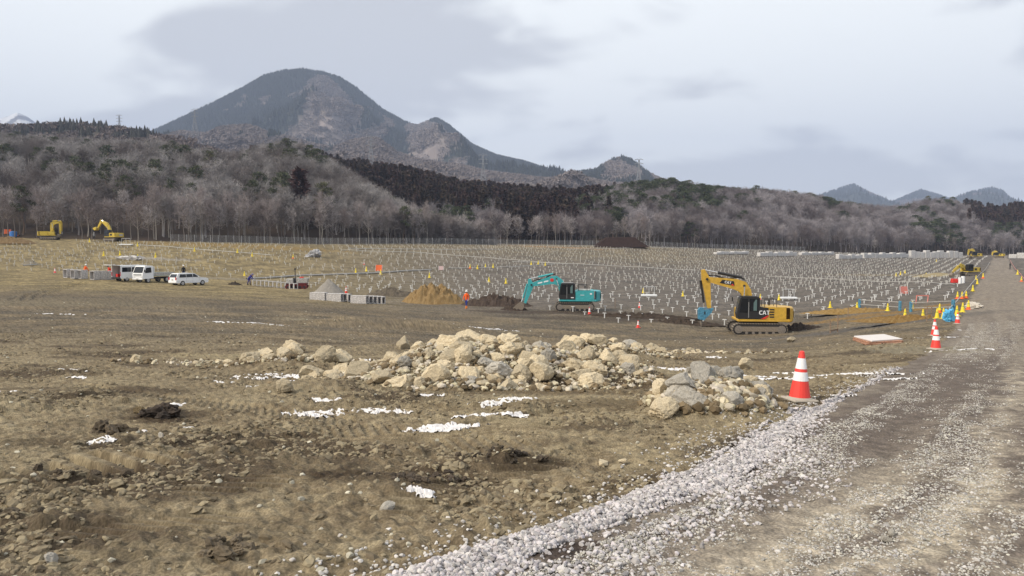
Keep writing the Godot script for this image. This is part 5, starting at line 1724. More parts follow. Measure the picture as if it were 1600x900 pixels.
func person(label: String, at: Vector3, turn: float, look: Dictionary) -> void:
	var top: Color = look.top; var leg: Color = look.leg; var boot: Color = look.boot
	var face := Color(0.36, 0.22, 0.15)
	var sp: float = look.get("stride", 0.12)      # feet apart, fore and aft
	var bend: float = look.get("bend", 0.0)
	var arm: float = look.get("arm", 0.1)
	var hip := Vector3(0, 0.92, 0)
	var chest := hip + Vector3(0, cos(bend), sin(bend)) * 0.46
	var neck := hip + Vector3(0, cos(bend), sin(bend)) * 0.56
	var head := neck + Vector3(0, cos(bend * 1.3), sin(bend * 1.3)) * 0.14
	var bones := [[hip, chest, 0.135, 0.165, top], [chest, neck, 0.12, 0.06, top], [neck, head, 0.055, 0.06, face], [head, head + Vector3(0, 0.05, 0.015), 0.095, 0.10, face]]
	var hands := []
	for s in [-1.0, 1.0]:
		var h := hip + Vector3(s * 0.09, -0.02, 0)
		var f: float = sp * s
		var ankle := Vector3(s * 0.11, 0.09, f)
		var knee := h.lerp(ankle, 0.5) + Vector3(0, 0, 0.05)
		bones.append([h, knee, 0.092, 0.064, leg]); bones.append([knee, ankle + Vector3(0, 0.12, 0), 0.062, 0.05, leg])
		bones.append([ankle + Vector3(0, 0.16, 0), ankle, 0.058, 0.055, boot]); bones.append([ankle - Vector3(0, 0.035, 0), ankle + Vector3(0, -0.045, 0.17), 0.055, 0.042, boot])
		var sh := chest + Vector3(s * 0.185, 0.03, 0)
		var el := sh + Vector3(s * 0.06, -0.28, sin(arm) * 0.12 - sp * s * 0.5)
		var wr := el + Vector3(-s * 0.02, -0.25 * cos(arm), 0.06 + 0.25 * sin(arm))
		bones.append([sh, el, 0.062, 0.050, top]); bones.append([el, wr, 0.048, 0.036, top])
		var palm := wr + (wr - el).normalized() * 0.08
		bones.append([wr, palm, 0.036, 0.034, Color(0.45, 0.42, 0.38)])
		hands.append([wr, palm, s])
	var b := skin(bones, 0.032)
	for h in hands:
		var d: Vector3 = (h[1] - h[0]).normalized()
		for k in 5:
			var a: Vector3 = h[1] + Vector3((k - 1.5) * 0.017, 0, 0.008) if k < 4 else h[0] + Vector3(-h[2] * 0.03, -0.03, 0.02)
			var l: float = [0.06, 0.075, 0.07, 0.055, 0.06][k]
			var m := a + d * l * 0.6 + Vector3(0, 0, 0.012)
			var n0 := b.v.size()
			b.tube(a, m, 0.010, 0.009, 5); b.tube(m, m + d * l * 0.5 + Vector3(0, 0, 0.025), 0.009, 0.007, 5)
			for q in b.v.size() - n0: b.c.append(Color(0.45, 0.42, 0.38))
	# nose and ears
	var n0 := b.v.size()
	b.box(head + Vector3(0, 0.02, 0.115), Vector3(0.025, 0.045, 0.03))
	for s in [-1.0, 1.0]: b.box(head + Vector3(s * 0.10, 0.03, 0.0), Vector3(0.02, 0.055, 0.035))
	for q in b.v.size() - n0: b.c.append(face)
	var t := thing("person", label, "person", at, turn)
	part(t, "body", b, vmat(0.85))
	var he := Buf.new()
	he.lathe([V(0.145, 0.075), V(0.128, 0.085), V(0.125, 0.12), V(0.105, 0.175), V(0.06, 0.205), V(0.0, 0.215)], 14, head)
	part(t, "helmet", he, mat(look.hat.r, look.hat.g, look.hat.b, 0.4))
	for s in [-1.0, 1.0]:
		var ey := Buf.new()
		ey.box(head + Vector3(s * 0.036, 0.045, 0.103), Vector3(0.022, 0.012, 0.012))
		part(t, "eye", ey, M("black"))
func people() -> void:
	var org := Color(0.80, 0.13, 0.03); var navy := Color(0.02, 0.035, 0.12); var white := Color(0.78, 0.78, 0.76); var dark := Color(0.03, 0.03, 0.035)
	person("worker in an orange jacket and orange boots walking beside the brown soil heap", on(hit(729, 482)), -0.5, {"top": org, "leg": Color(0.03, 0.05, 0.22), "boot": Color(0.85, 0.25, 0.04), "hat": white, "stride": 0.24, "arm": 0.3})
	person("worker in an orange jacket with his back turned at the left box culverts", on(hit(133, 434.5)), PI - 0.3, {"top": org, "leg": navy, "boot": dark, "hat": white, "bend": 0.25, "arm": 0.5})
	person("worker in a red jacket bending over at the right end of the left culverts", on(hit(174, 435.5)), -1.2, {"top": Color(0.70, 0.06, 0.03), "leg": Color(0.5, 0.5, 0.5), "boot": dark, "hat": dark, "bend": 0.5, "arm": 0.8})
	person("person in dark clothes and a white helmet behind the white wagon", on(hit(287, 434)), 0.3, {"top": dark, "leg": navy, "boot": dark, "hat": white})
	person("far off person in a grey jacket between the two yellow excavators on the left", hit(147, 374), 0.8, {"top": Color(0.42, 0.42, 0.42), "leg": dark, "boot": dark, "hat": white, "stride": 0.15})
	person("person in dark blue bending at the left end of the long culvert row", on(hit(389, 445.5)), 1.3, {"top": Color(0.05, 0.05, 0.22), "leg": Color(0.05, 0.05, 0.22), "boot": dark, "hat": Color(0.1, 0.1, 0.3), "bend": 0.9, "arm": 0.9})
	person("far off person in dark clothes at the right side of the road", hit(1578, 421), 0.4, {"top": dark, "leg": dark, "boot": dark, "hat": dark, "stride": 0.1})

# ---------------------------------------------------------------- things on the site
func culvert(label: String, at: Vector3, turn: float, w: float, h: float, l: float, group: String) -> void:
	var t := thing("box_culvert", label, "culvert", at, turn, group)
	var k := 0.09
	for q in [["base", Vector3(0, k / 2, 0), Vector3(l, k, w)], ["lid", Vector3(0, h - k / 2, 0), Vector3(l, k, w)], ["wall", Vector3(0, h / 2, w / 2 - k / 2), Vector3(l - 0.004, h - 2 * k, k)], ["wall", Vector3(0, h / 2, -w / 2 + k / 2), Vector3(l - 0.004, h - 2 * k, k)]]:
		var b := Buf.new()
		b.box(q[1], q[2], 0.012)
		part(t, q[0], b, M("concrete"))
func culverts() -> void:
	var i := 0
	for q in [[107, 434, "leftmost grey box culvert, with its square mouth open to the left"], [118.5, 435, "second grey box culvert from the left, mouth open to the left"], [129, 435.5, "third grey box culvert from the left, half hidden by the orange worker"], [149, 437, "grey box culvert with a wide open mouth just right of the orange worker"], [160, 437, "grey box culvert fifth from the left, showing its plain side"], [171, 437, "rightmost of the left box culverts, beside the red jacketed worker"]]:
		culvert(q[2], on(hit(q[0], q[1])), PI + 1.0, 1.02, 1.12, 0.85, "box culverts beside the vans")
	var a := hit(398, 446); var b := hit(462, 452)
	for k in 11:
		var p := on(a.lerp(b, k / 10.0))
		culvert(["short box culvert at the left end of the long low row", "short box culvert second from the left in the long low row", "short box culvert third from the left in the long low row", "short box culvert fourth from the left in the long low row", "short box culvert fifth from the left in the long low row", "short box culvert sixth from the left in the long low row", "short box culvert seventh from the left in the long low row", "short box culvert eighth from the left in the long low row", "short box culvert ninth in the long low row, by the carrier", "short box culvert tenth in the long low row, behind the carrier", "last short box culvert of the long low row, behind the carrier mast"][k], p, -1.15, 0.52, 0.74, 0.6, "long low row of box culverts")
	for q in [[498, 469, "long pale culvert segment leftmost in front of the grey sand heap"], [523, 471, "long pale culvert segment second from left in the near culvert line"], [562, 474, "long pale culvert segment in the right half of the near culvert line"]]:
		culvert(q[2], on(hit(q[0], q[1])), -0.30, 0.62, 0.80, 1.75, "near line of long culverts")
	for q in [[536.5, 470.4, "open ended culvert first right of the second long segment"], [544, 471, "open ended culvert second right of the second long segment"], [577, 474, "first of the four open ended culverts closing the near line"], [583.5, 474.3, "second of the four open ended culverts closing the near line"], [590, 474.6, "third of the four open ended culverts closing the near line"], [596.5, 475, "last of the four open ended culverts at the right end"]]:
		culvert(q[2], on(hit(q[0], q[1])), -1.05, 0.40, 0.78, 1.2, "open ends in the near line of culverts")

func cone_thing(label: String, at: Vector3, kind: int, s: float, turn := 0.0, group := "") -> Node3D:
	# kind 0: red with white sleeves; 1: yellow with a green band; 2: yellow with an orange skirt
	var t := thing("traffic_cone", label, "traffic cone", at, turn, group)
	t.scale = Vector3.ONE * s
	var R := func(y: float) -> float: return lerpf(0.155, 0.035, y / 0.70)
	var seg := func(called: String, y0: float, y1: float, m: String, plus: float) -> void:
		var b := Buf.new()
		b.lathe([V(R.call(y0) + plus, y0), V(R.call(y1) + plus, y1)], 20)
		if y1 >= 0.70: b.lathe([V(R.call(y1) + plus, y1), V(0.02, y1 + 0.012), V(0.018, y1 - 0.05)], 20)
		part(t, called, b, M(m))
	var base := Buf.new()
	base.box(Vector3(0, 0.018, 0), Vector3(0.38, 0.036, 0.38), 0.012)
	base.lathe([V(0.185, 0.034), V(0.165, 0.05), V(0.155, 0.06)], 20)
	if kind == 0:
		part(t, "base", base, M("conered") if s < 0.9 else M("conebase"))
		seg.call("skirt", 0.04, 0.29, "conered", 0.0)
		seg.call("lower_sleeve", 0.29, 0.415, "sleeve", 0.003)
		seg.call("red_band", 0.415, 0.46, "conered", 0.002)
		seg.call("upper_sleeve", 0.46, 0.61, "sleeve", 0.003)
		seg.call("tip", 0.61, 0.70, "conered", 0.0)
	else:
		part(t, "base", base, M("orange") if kind == 2 else M("coneyellow"))
		seg.call("skirt", 0.04, 0.22, "orange" if kind == 2 else "coneyellow", 0.0)
		seg.call("body", 0.22, 0.42, "coneyellow", 0.001)
		seg.call("band", 0.42, 0.48, "coneband", 0.003)
		seg.call("tip", 0.48, 0.70, "coneyellow", 0.001)
	return t
func cones() -> void:
	mats["coneband"] = mat(0.30, 0.38, 0.05, 0.5)
	var c := cone_thing("large red and white traffic cone with a muddy foot beside the gravel", on(hit(1249, 629)) + Vector3(0, 0.03, 0), 0, 1.0, 0.2)
	c.rotation.z = -0.035
	for q in [[1462, 546, 1.0, "red and white traffic cone, nearer of the two at the road bend"], [1460, 525, 1.0, "red and white traffic cone, farther of the two at the road bend"], [1496, 506, 0.9, "red and white traffic cone right of the blue bundle at the road edge"], [997, 512, 0.85, "small red cone on the bare track between the two big excavators"], [921, 492, 1.0, "red and white cone standing by the tracks of the turquoise excavator"], [541, 459, 1.2, "red and white cone behind the near line of culverts"], [999, 482, 0.9, "small red cone in the pile field above the bare track"], [86, 427, 1.05, "red and white cone left of the left box culverts"], [569, 414, 0.9, "small red cone far out in the field left of the orange board"]]:
		cone_thing(q[3], on(hit(q[0], q[1])), 0, q[2], 0.3)
	for q in [[1297, 481, 1, "yellow cone at the left end of the ochre bank"], [1339, 483, 1, "yellow cone at the left post of the blue and white barrier"], [1387, 486, 1, "yellow cone in front of the right half of the blue and white barrier"], [1414, 497, 2, "yellow cone with an orange skirt, left of two below the barrier"], [1442, 499, 2, "yellow cone with an orange skirt, right of two below the barrier"], [1425, 483, 1, "yellow cone between the two barriers"], [1464, 498, 1, "yellow cone, left of the three before the blue bundle"], [1468, 489, 2, "orange topped yellow cone behind the three near the blue bundle"], [1474, 498, 1, "yellow cone touching the left of the blue bundle"], [1495, 494, 1, "yellow cone right above the blue bundle"], [1504, 488, 1, "lone yellow cone at the road edge past the blue bundle"], [1513, 484, 2, "orange and yellow cone by the white bags at the road edge"],
		[1496, 467, 2, "left of three orange skirted cones at the road edge"], [1503, 467, 2, "middle of three orange skirted cones at the road edge"], [1509.5, 466, 2, "right of three orange skirted cones at the road edge"], [1520, 455, 1, "tall yellow cone above the three at the road edge"], [1527, 444, 1, "yellow cone at the road edge below the small excavator"], [1525, 437, 1, "yellow cone behind another at the road edge below the small excavator"], [1536, 435, 2, "orange and yellow cone at the road edge right of the small excavator"], [1400, 432, 1, "left of three yellow cones in the upper right field"], [1407, 429.5, 1, "middle of three yellow cones in the upper right field"], [1414, 427, 1, "right of three yellow cones in the upper right field"], [1447, 432.5, 1, "yellow cone left of the small yellow excavator's spoil"], [1463, 409, 1, "tiny yellow cone far off below the white pallets"],
		[1596, 440, 2, "yellow cone at the right edge across the road"], [1590, 429, 1, "yellow cone across the road behind the one at the right edge"], [1005, 458, 1, "yellow cone beside the white pipe rack in the middle field"], [1067, 463, 1, "yellow cone in the pile field left of the breaker excavator's arm"], [1217, 469, 1, "yellow cone behind the breaker excavator beside the white trestle"], [1188, 468, 2, "orange cone seen over the breaker excavator's cab"],
		[556, 427, 1, "yellow cone, left of the two left of the orange board"], [572.5, 424, 1, "yellow cone, right of the two left of the orange board"], [595, 429, 1, "yellow cone in front of the orange board"], [671, 434, 1, "yellow green cone in the dark strip above the soil heap"], [734.5, 419.5, 2, "orange skirted cone at the left end of the cone row above the worker"], [746, 420.5, 1, "second yellow cone in the row above the worker"], [758.5, 418.5, 1, "third yellow cone in the row above the worker"], [770.5, 418.5, 1, "last yellow cone in the row above the worker"], [764, 441, 1, "yellow cone in the field right above the worker"], [790.5, 443, 1, "yellow cone left of the turquoise excavator's boom"], [830, 414, 1, "left of three yellow cones above the turquoise boom"], [841, 413, 1, "middle of three yellow cones above the turquoise boom"], [852, 415, 1, "right of three yellow cones above the turquoise boom"], [382, 431, 1, "yellow green cone above the person in dark blue"],
		[458, 404, 2, "orange and yellow cone in the middle of the left field"], [162, 400, 1, "yellow cone, first in the row above the van"], [187.5, 399, 1, "yellow cone, second in the row above the van"], [215.5, 404.5, 1, "yellow cone, third and largest in the row above the van"], [243, 402.5, 1, "yellow cone, last in the row above the van"], [111, 372, 1, "yellow cone between the far left excavators"], [140, 378.5, 1, "yellow cone by the far off person on the left"], [215, 385, 1, "yellow cone right of the raised arm excavator"], [304, 393, 1, "yellow cone in the left field above the wagon"], [371, 395, 1, "yellow cone in the left field, left of the pair"], [394, 401, 1, "yellow cone in the left field, right of the pair"]]:
		var p := on(hit(q[0], q[1]))
		cone_thing(q[3], p, q[2], 1.0 if -p.z < 120.0 else 1.25, 0.3)

# T-headed foundation piles in rows that run with the road
func pile_mesh() -> Buf:
	var b := Buf.new()
	b.tube(Vector3(0, -0.3, 0), Vector3(0, 0.52, 0), 0.045, 0.045, 6)
	b.box(Vector3(0, 0.55, 0), Vector3(0.34, 0.05, 0.14))
	return b
func pile_field() -> void:
	var rng := RandomNumberGenerator.new(); rng.seed = 99
	var u := Vector2(0.552, -0.834); var w := Vector2(0.834, 0.552)
	var near := [[-300, 104], [100, 108], [380, 112], [480, 98], [600, 88], [700, 84], [820, 78], [900, 68], [1000, 62], [1120, 62], [1200, 67], [1300, 66], [1420, 70], [1550, 74]]
	var o := Vector2(21.0, -36.0)
	var all := []
	for i in range(-115, 150):
		for j in range(-112, 2):
			var p := o + u * (i * 2.6) + w * (j * 2.5)
			if p.y > -50.0: continue
			p += u * (rng.randf_range(-0.4, 0.4) + 1.3 * sin(j * 12.9)) + w * rng.randf_range(-0.3, 0.3)
			var d := -p.y
			var x := px_of(p.x, p.y)
			if x < -140 or x > 1700: continue
			if d < ramp(near, x) + 3.0 * n_big.get_noise_2d(p.x, p.y): continue
			if d > ramp(FOOT, x) - 9.0: continue
			if p.x > along(edge_l, d) - 2.5: continue
			if rng.randf() < 0.06: continue
			# lanes left free, the bank, and what is parked there
			if n_str.get_noise_2d(p.x * 0.02, d * 0.06) > 0.36: continue
			if Vector2(p.x, d).distance_to(Vector2(38.0, 68.0)) < 9.0 and d < 71.0: continue
			if d > 150.0 and d < 190.0 and x > 50 and x < 120: continue
			all.append(Vector3(p.x, 0, p.y))
	all.sort_custom(func(a, b): return a.z > b.z)
	var mesh := pile_mesh().mesh()
	var m := mat(0.66, 0.66, 0.65, 0.6)
	var made := 0
	var xf := []; var cs := []
	var yaw := atan2(-w.y, w.x)
	for p in all:
		var x := px_of(p.x, p.z)
		var at := on(p)
		var t := Transform3D(Basis(Vector3.UP, yaw + rng.randf_range(-0.12, 0.12)) * Basis.from_scale(Vector3(1, rng.randf_range(0.58, 0.95), 1)), at)
		if made < 300 and x > 0 and x < 1600:
			var z := 0
			for lim in [620, 800, 930, 1090, 1240, 1420]:
				if x > lim: z += 1
			var where: String = ["left of the brown soil heap", "above the brown soil heap", "left of and behind the turquoise excavator", "between the two large excavators", "behind the breaker excavator", "behind the ochre bank", "beside the road near the cones"][z]
			var q := MeshInstance3D.new()
			q.name = numbered("foundation_pile")
			q.mesh = mesh; q.material_override = m
			add_child(q)
			q.transform = t
			tag(q, "white T headed pile in the near rows " + where, "pile", "near foundation piles " + where)
			made += 1
		else:
			xf.append(t)
			var far := clampf((-p.z - 90.0) / 200.0, 0.0, 1.0)
			cs.append(Color(0.58, 0.57, 0.54))
	scatter("foundation_pile_field", mesh, vmat(0.6), xf, cs, "thousands of small white T headed piles standing in rows across the far field", "piles")
	print("piles ", all.size())

func strip(called: String, label: String, category: String, pts: Array, r: float, m: String, lift := 0.0) -> void:
	var b := Buf.new()
	var p := []
	for i in pts.size() - 1:
		var a := hit(pts[i][0], pts[i][1]); var e := hit(pts[i + 1][0], pts[i + 1][1])
		var k := maxi(2, int(a.distance_to(e) / 3.0))
		for j in k:
			var q := a.lerp(e, float(j) / k)
			p.append(Vector3(q.x, surface(q.x, q.z) + r + lift, q.z))
	for i in p.size() - 1: b.tube(p[i], p[i + 1], r, r, 5, false)
	solid(called, b, M(m), label, category)
func lines() -> void:
	for q in [["white pipe lying across the field from the culverts to the orange board", [[385, 437], [480, 431], [560, 429], [640, 424], [690, 421]], 0.15], ["white pipe continuing right from the pale red board above the soil heap", [[700, 420], [790, 418], [880, 413]], 0.09], ["thin white line along the upper middle field", [[535, 391], [650, 395], [760, 403], [860, 411], [930, 414]], 0.09], ["thin white line near the fence in the middle field", [[545, 388.5], [700, 390], [800, 390]], 0.09], ["thin white line above the turquoise excavator", [[800, 409], [900, 413], [1000, 418], [1110, 424]], 0.09], ["thin white line before the dark stockpile", [[885, 389.5], [980, 388], [1080, 387.5]], 0.09], ["white line in the left field above the wagon", [[215, 383], [300, 389], [400, 397], [450, 401]], 0.08], ["white line running along the right field towards the small excavator", [[1200, 432], [1290, 436], [1370, 440], [1440, 441], [1500, 446]], 0.07], ["white pole lying left of the box culverts", [[36, 415], [78, 412.5]], 0.09]]:
		strip("white_pipe", q[0], "pipe", q[1], q[2], "offwhite")
	strip("edge_rope", "pale rope running along the road edge past the cones", "rope", [[1482, 494], [1500, 472], [1517, 451], [1533, 430], [1547, 411]], 0.035, "offwhite", 0.45)
	strip("edge_rope", "pale rope along the far side of the road", "rope", [[1600, 442], [1590, 427], [1578, 408]], 0.035, "pinkred", 0.5)

func fence() -> void:
	var b := Buf.new()
	var t := thing("wire_fence", "long wire fence with thin grey posts along the foot of the wooded hills", "fence")
	var pts := []
	var p := 268.0
	while p < 1260.0:
		var d := ramp(FOOT, p) - 5.0
		var x := (p - 800.0) / F * d
		pts.append(Vector3(x, land(x, -d), -d))
		p += 2.0 / d * F * 0.98
	var post := Buf.new()
	post.tube(Vector3(0, -0.2, 0), Vector3(0, 2.0, 0), 0.045, 0.045, 5)
	var pm := post.mesh()
	for q in pts:
		var o := partm(t, "post", pm, M("galv"))
		o.position = q
	for i in pts.size() - 1:
		for k in 9: b.tube(pts[i] + Vector3(0, 0.1 + 0.23 * k, 0), pts[i + 1] + Vector3(0, 0.1 + 0.23 * k, 0), 0.009, 0.009, 3, false)
		for k in range(1, 8): b.tube(pts[i].lerp(pts[i + 1], k / 8.0) + Vector3(0, 0.05, 0), pts[i].lerp(pts[i + 1], k / 8.0) + Vector3(0, 1.95, 0), 0.008, 0.008, 3, false)
	var w := part(t, "wire_mesh", b, M("galv"))
	w.set_meta("kind", "stuff")

func tower(label: String, px: float, top: float, foot: float, d: float) -> void:
	var a := seen(px, foot, d); var h := (foot - top) / F * d
	var t := thing("lattice_tower", label, "pylon", a)
	var b := Buf.new()
	var W := func(y: float) -> float: return h * lerpf(0.10, 0.015, minf(1.0, y / (h * 0.72)))
	var k := 9
	for i in k:
		var y0 := h * 0.95 * i / k; var y1 := h * 0.95 * (i + 1) / k
		var w0: float = W.call(y0); var w1: float = W.call(y1)
		for s in [[-1, -1], [1, -1], [1, 1], [-1, 1]]:
			b.tube(Vector3(s[0] * w0, y0, s[1] * w0), Vector3(s[0] * w1, y1, s[1] * w1), h * 0.006, h * 0.006, 4, false)
			var n := Vector2(-s[1], s[0])
			b.tube(Vector3(s[0] * w0, y0, s[1] * w0), Vector3(n.x * w1, y1, n.y * w1), h * 0.0032, h * 0.0032, 3, false)
			b.tube(Vector3(n.x * w0, y0, n.y * w0), Vector3(s[0] * w1, y1, s[1] * w1), h * 0.0032, h * 0.0032, 3, false)
	part(t, "frame", b, M("tower"))
	for q in [0.70, 0.82, 0.94]:
		var c := Buf.new()
		var l := h * 0.13
		c.tube(Vector3(-l, h * q, 0), Vector3(l, h * q, 0), h * 0.007, h * 0.007, 4)
		c.tube(Vector3(-l, h * q, 0), Vector3(0, h * (q + 0.05), 0), h * 0.004, h * 0.004, 3)
		c.tube(Vector3(l, h * q, 0), Vector3(0, h * (q + 0.05), 0), h * 0.004, h * 0.004, 3)
		part(t, "crossarm", c, M("tower"))

func pallets() -> void:
	for q in [[1117, 1168, 392.5, 397.5, "leftmost low white covered pallet row before the right woods"], [1185, 1243, 393, 400.5, "second white covered pallet row before the right woods"], [1250, 1300, 393.5, 398.5, "third white covered pallet row, thin and behind the second"], [1308, 1345, 397, 404.5, "short bright pallet row in front of the others"], [1347, 1418, 394.5, 403, "long two step white pallet row left of the longest one"], [1421, 1502, 391, 403, "longest and tallest white pallet row near the road end"], [1364, 1412, 390.5, 395, "white pallet row at the back against the trees"], [1576, 1640, 395, 404, "white covered pallet row across the road at the right edge"]]:
		var a := hit(q[0], q[3]); var e := hit(q[1], q[3])
		var dz := (a.z + e.z) / 2.0
		var h: float = (q[3] - q[2]) / F * -dz
		var n := maxi(3, int(a.distance_to(e) / 2.4))
		var t := thing("pallet_row", q[4], "pallets", on((a + e) / 2.0), -atan2(e.z - a.z, e.x - a.x))
		var l := a.distance_to(e) / n
		for i in n:
			var b := Buf.new()
			var hh := h * (0.86 + 0.14 * sin(i * 2.3 + q[0]))
			b.box(Vector3((i + 0.5 - n / 2.0) * l, hh / 2.0 + 0.02, sin(i * 5.1) * 0.15), Vector3(l * 0.95, hh, 1.5), 0.12)
			part(t, "covered_pallet", b, M("cover"))

func heap_thing(called: String, label: String, px: float, py: float, rx: float, rz: float, h: float, c0: Color, c1: Color, turn := 0.0, power := 1.0, rough := 0.16, sd := 1) -> void:
	var at := on(hit(px, py))
	var b := Buf.new()
	var nz := fbm(900 + sd, 1.9 / minf(rx, rz), 4)
	var N := 54
	var f := func(x: float, z: float) -> Vector3:
		var q := Vector2(x / rx, z / rz).length()
		var e := maxf(0.0, 1.0 - pow(q, power))
		if power > 3.0: e = clampf((1.0 - maxf(absf(x / rx), absf(z / rz))) * 2.0, 0.0, 1.0)
		var n := nz.get_noise_2d(x, z)
		return Vector3(x, e * h * (1.0 + n * rough * 2.0) + (n * 0.5 + 0.2) * rough * h * minf(e * 3.0, 1.0) - 0.12, z)
	for i in N:
		for j in N:
			var x0 := (i / float(N) * 2.0 - 1.0) * rx; var x1 := ((i + 1) / float(N) * 2.0 - 1.0) * rx
			var z0 := (j / float(N) * 2.0 - 1.0) * rz; var z1 := ((j + 1) / float(N) * 2.0 - 1.0) * rz
			if power < 3.0 and Vector2(x0 / rx, z0 / rz).length() > 1.06: continue
			b.quad(f.call(x0, z0), f.call(x0, z1), f.call(x1, z1), f.call(x1, z0))
			for k in 2:
				var t := clampf(0.5 + 1.4 * nz.get_noise_2d(x0 * 2.5 + 7.0, z0 * 2.5 + k * 0.1), 0.0, 1.0)
				for r in 3: b.c.append(c0.lerp(c1, t))
	solid(called, b, vmat(0.95, grain, 0.8), label, "soil heap", at, turn)
func heap_things() -> void:
	heap_thing("soil_heap", "yellowish brown soil heap beside the orange worker", 676, 473, 3.6, 1.7, 2.0, Color(0.33, 0.225, 0.105), Color(0.44, 0.32, 0.165), 0.0, 1.6, 0.16, 1)
	heap_thing("soil_heap", "dark brown spoil bank between the worker and the turquoise excavator's bucket", 775, 478, 4.2, 1.5, 1.2, Color(0.085, 0.066, 0.058), Color(0.135, 0.108, 0.092), -0.12, 1.5, 0.22, 2)
	heap_thing("soil_heap", "low grey earth bank left of the brown soil heap", 610, 462, 3.4, 1.6, 1.0, Color(0.15, 0.13, 0.105), Color(0.21, 0.185, 0.15), 0.0, 1.4, 0.16, 3)
	heap_thing("sand_heap", "small pale grey sand cone behind the near culvert line", 514, 460, 2.1, 1.7, 1.95, Color(0.38, 0.365, 0.34), Color(0.44, 0.425, 0.395), 0.0, 1.0, 0.03, 4)
	heap_thing("soil_heap", "flat topped dark maroon stockpile in front of the woods", 968, 386, 9.6, 6.0, 3.5, Color(0.048, 0.032, 0.028), Color(0.066, 0.043, 0.037), 0.0, 3.4, 0.03, 5)
	heap_thing("soil_heap", "low dark earth ridge behind the bare track between the excavators", 985, 495, 6.5, 0.8, 0.42, Color(0.065, 0.052, 0.045), Color(0.11, 0.088, 0.072), -0.1, 1.5, 0.3, 6)
	heap_thing("soil_heap", "dark earth ridge ending under the breaker", 1060, 505, 4.0, 0.8, 0.4, Color(0.065, 0.052, 0.045), Color(0.11, 0.088, 0.072), -0.25, 1.5, 0.3, 7)
	heap_thing("soil_heap", "dark clods under the turquoise excavator's bucket", 803, 484, 1.6, 0.9, 0.45, Color(0.07, 0.055, 0.048), Color(0.12, 0.095, 0.08), 0.0, 1.5, 0.3, 8)
	heap_thing("soil_heap", "long ochre soil bank behind the yellow cones on the right", 1345, 489, 5.4, 0.9, 0.55, Color(0.36, 0.235, 0.085), Color(0.46, 0.33, 0.15), -0.18, 1.5, 0.2, 9)
	heap_thing("soil_heap", "lower ochre soil bank just left of the blue bundle", 1432, 501, 4.6, 0.9, 0.45, Color(0.27, 0.165, 0.06), Color(0.38, 0.265, 0.12), -0.15, 1.5, 0.2, 10)
	heap_thing("soil_heap", "dark earth heap behind the breaker excavator's counterweight", 1250, 515, 2.6, 0.8, 0.5, Color(0.06, 0.05, 0.045), Color(0.10, 0.082, 0.07), 0.0, 1.5, 0.3, 11)
	heap_thing("soil_heap", "low pale sand bank left of the small yellow excavator", 1465, 432, 5.6, 2.0, 0.9, Color(0.42, 0.36, 0.22), Color(0.50, 0.44, 0.29), 0.0, 1.4, 0.1, 12)
	heap_thing("soil_heap", "reddish earth mound at the far left edge of the field", 12, 380, 6.5, 3.0, 1.5, Color(0.24, 0.165, 0.09), Color(0.30, 0.22, 0.12), 0.0, 1.5, 0.1, 13)
	heap_thing("soil_heap", "small dark heap on the pale strip right of the wagon", 366, 445, 1.2, 0.7, 0.5, Color(0.07, 0.06, 0.052), Color(0.10, 0.085, 0.072), 0.0, 1.2, 0.2, 14)
	heap_thing("soil_heap", "flat pale heap beside the white pole on the left", 47, 413, 1.7, 1.0, 0.8, Color(0.30, 0.27, 0.21), Color(0.36, 0.33, 0.26), 0.0, 1.2, 0.1, 15)
	# lumps of wet mud turned over by the machines, each a handful of stuck clods
	var wet := Color(0.050, 0.036, 0.026)
	mud_lump("dark overturned lump of wet mud in the left foreground", 243, 648, 9, 0.34, 0.15, 0.13, wet, 16)
	mud_lump("two yellowish clods stuck on the left of the dark mud lump", 222, 644, 3, 0.12, 0.05, 0.085, Color(0.16, 0.12, 0.06), 17)
	mud_lump("broken brown mud lump below the dark overturned one", 180, 672, 11, 0.42, 0.16, 0.09, Color(0.125, 0.096, 0.060), 18)
	mud_lump("lumpy mud clods at the bottom left beside the gravelly patch", 350, 858, 10, 0.20, 0.10, 0.05, Color(0.185, 0.150, 0.102), 19)
	mud_lump("dark churned mud ridge in the middle foreground", 632, 750, 30, 0.46, 0.18, 0.036, Color(0.090, 0.070, 0.050), 20)
	mud_lump("small dark mud ridge right of the churned one", 795, 722, 22, 0.42, 0.08, 0.032, Color(0.085, 0.066, 0.046), 21)
	mud_lump("dark clods in front of the long rock heap", 690, 742, 12, 0.2, 0.08, 0.032, Color(0.080, 0.060, 0.042), 22)
	mud_lump("row of brown clods near the left edge of the foreground", 40, 805, 12, 0.42, 0.12, 0.05, Color(0.120, 0.094, 0.060), 23)
	mud_lump("brown clods beside the cleat prints at the left", 160, 745, 10, 0.40, 0.10, 0.05, Color(0.115, 0.088, 0.056), 24)

func mud_lump(label: String, px: float, py: float, n: int, wide: float, deep: float, r: float, c: Color, sd: int) -> void:
	var rng := RandomNumberGenerator.new(); rng.seed = 4000 + sd
	var at := hit(px, py)
	var t := thing("mud_lump", label, "mud", Vector3(at.x, surface(at.x, at.z), at.z))
	var tones := []
	for k in 3: tones.append(mat(c.r * (0.8 + 0.25 * k), c.g * (0.8 + 0.25 * k), c.b * (0.8 + 0.25 * k), 0.9, 0.0, 3.0))
	for i in n:
		var x := rng.randfn() * wide * 0.5; var z := rng.randfn() * deep * 0.6
		var s := r * rng.randf_range(0.5, 1.15)
		var o := part(t, "clod", stone(4100 + sd * 20 + i % 5, 2, 5, 0.28, Vector3(1.2, 0.75, 1.0)), tones[rng.randi() % 3])
		o.transform = tumble(rng, Vector3(x, surface(at.x + x, at.z + z) - t.position.y + s * 0.35, z), s, 0.75)

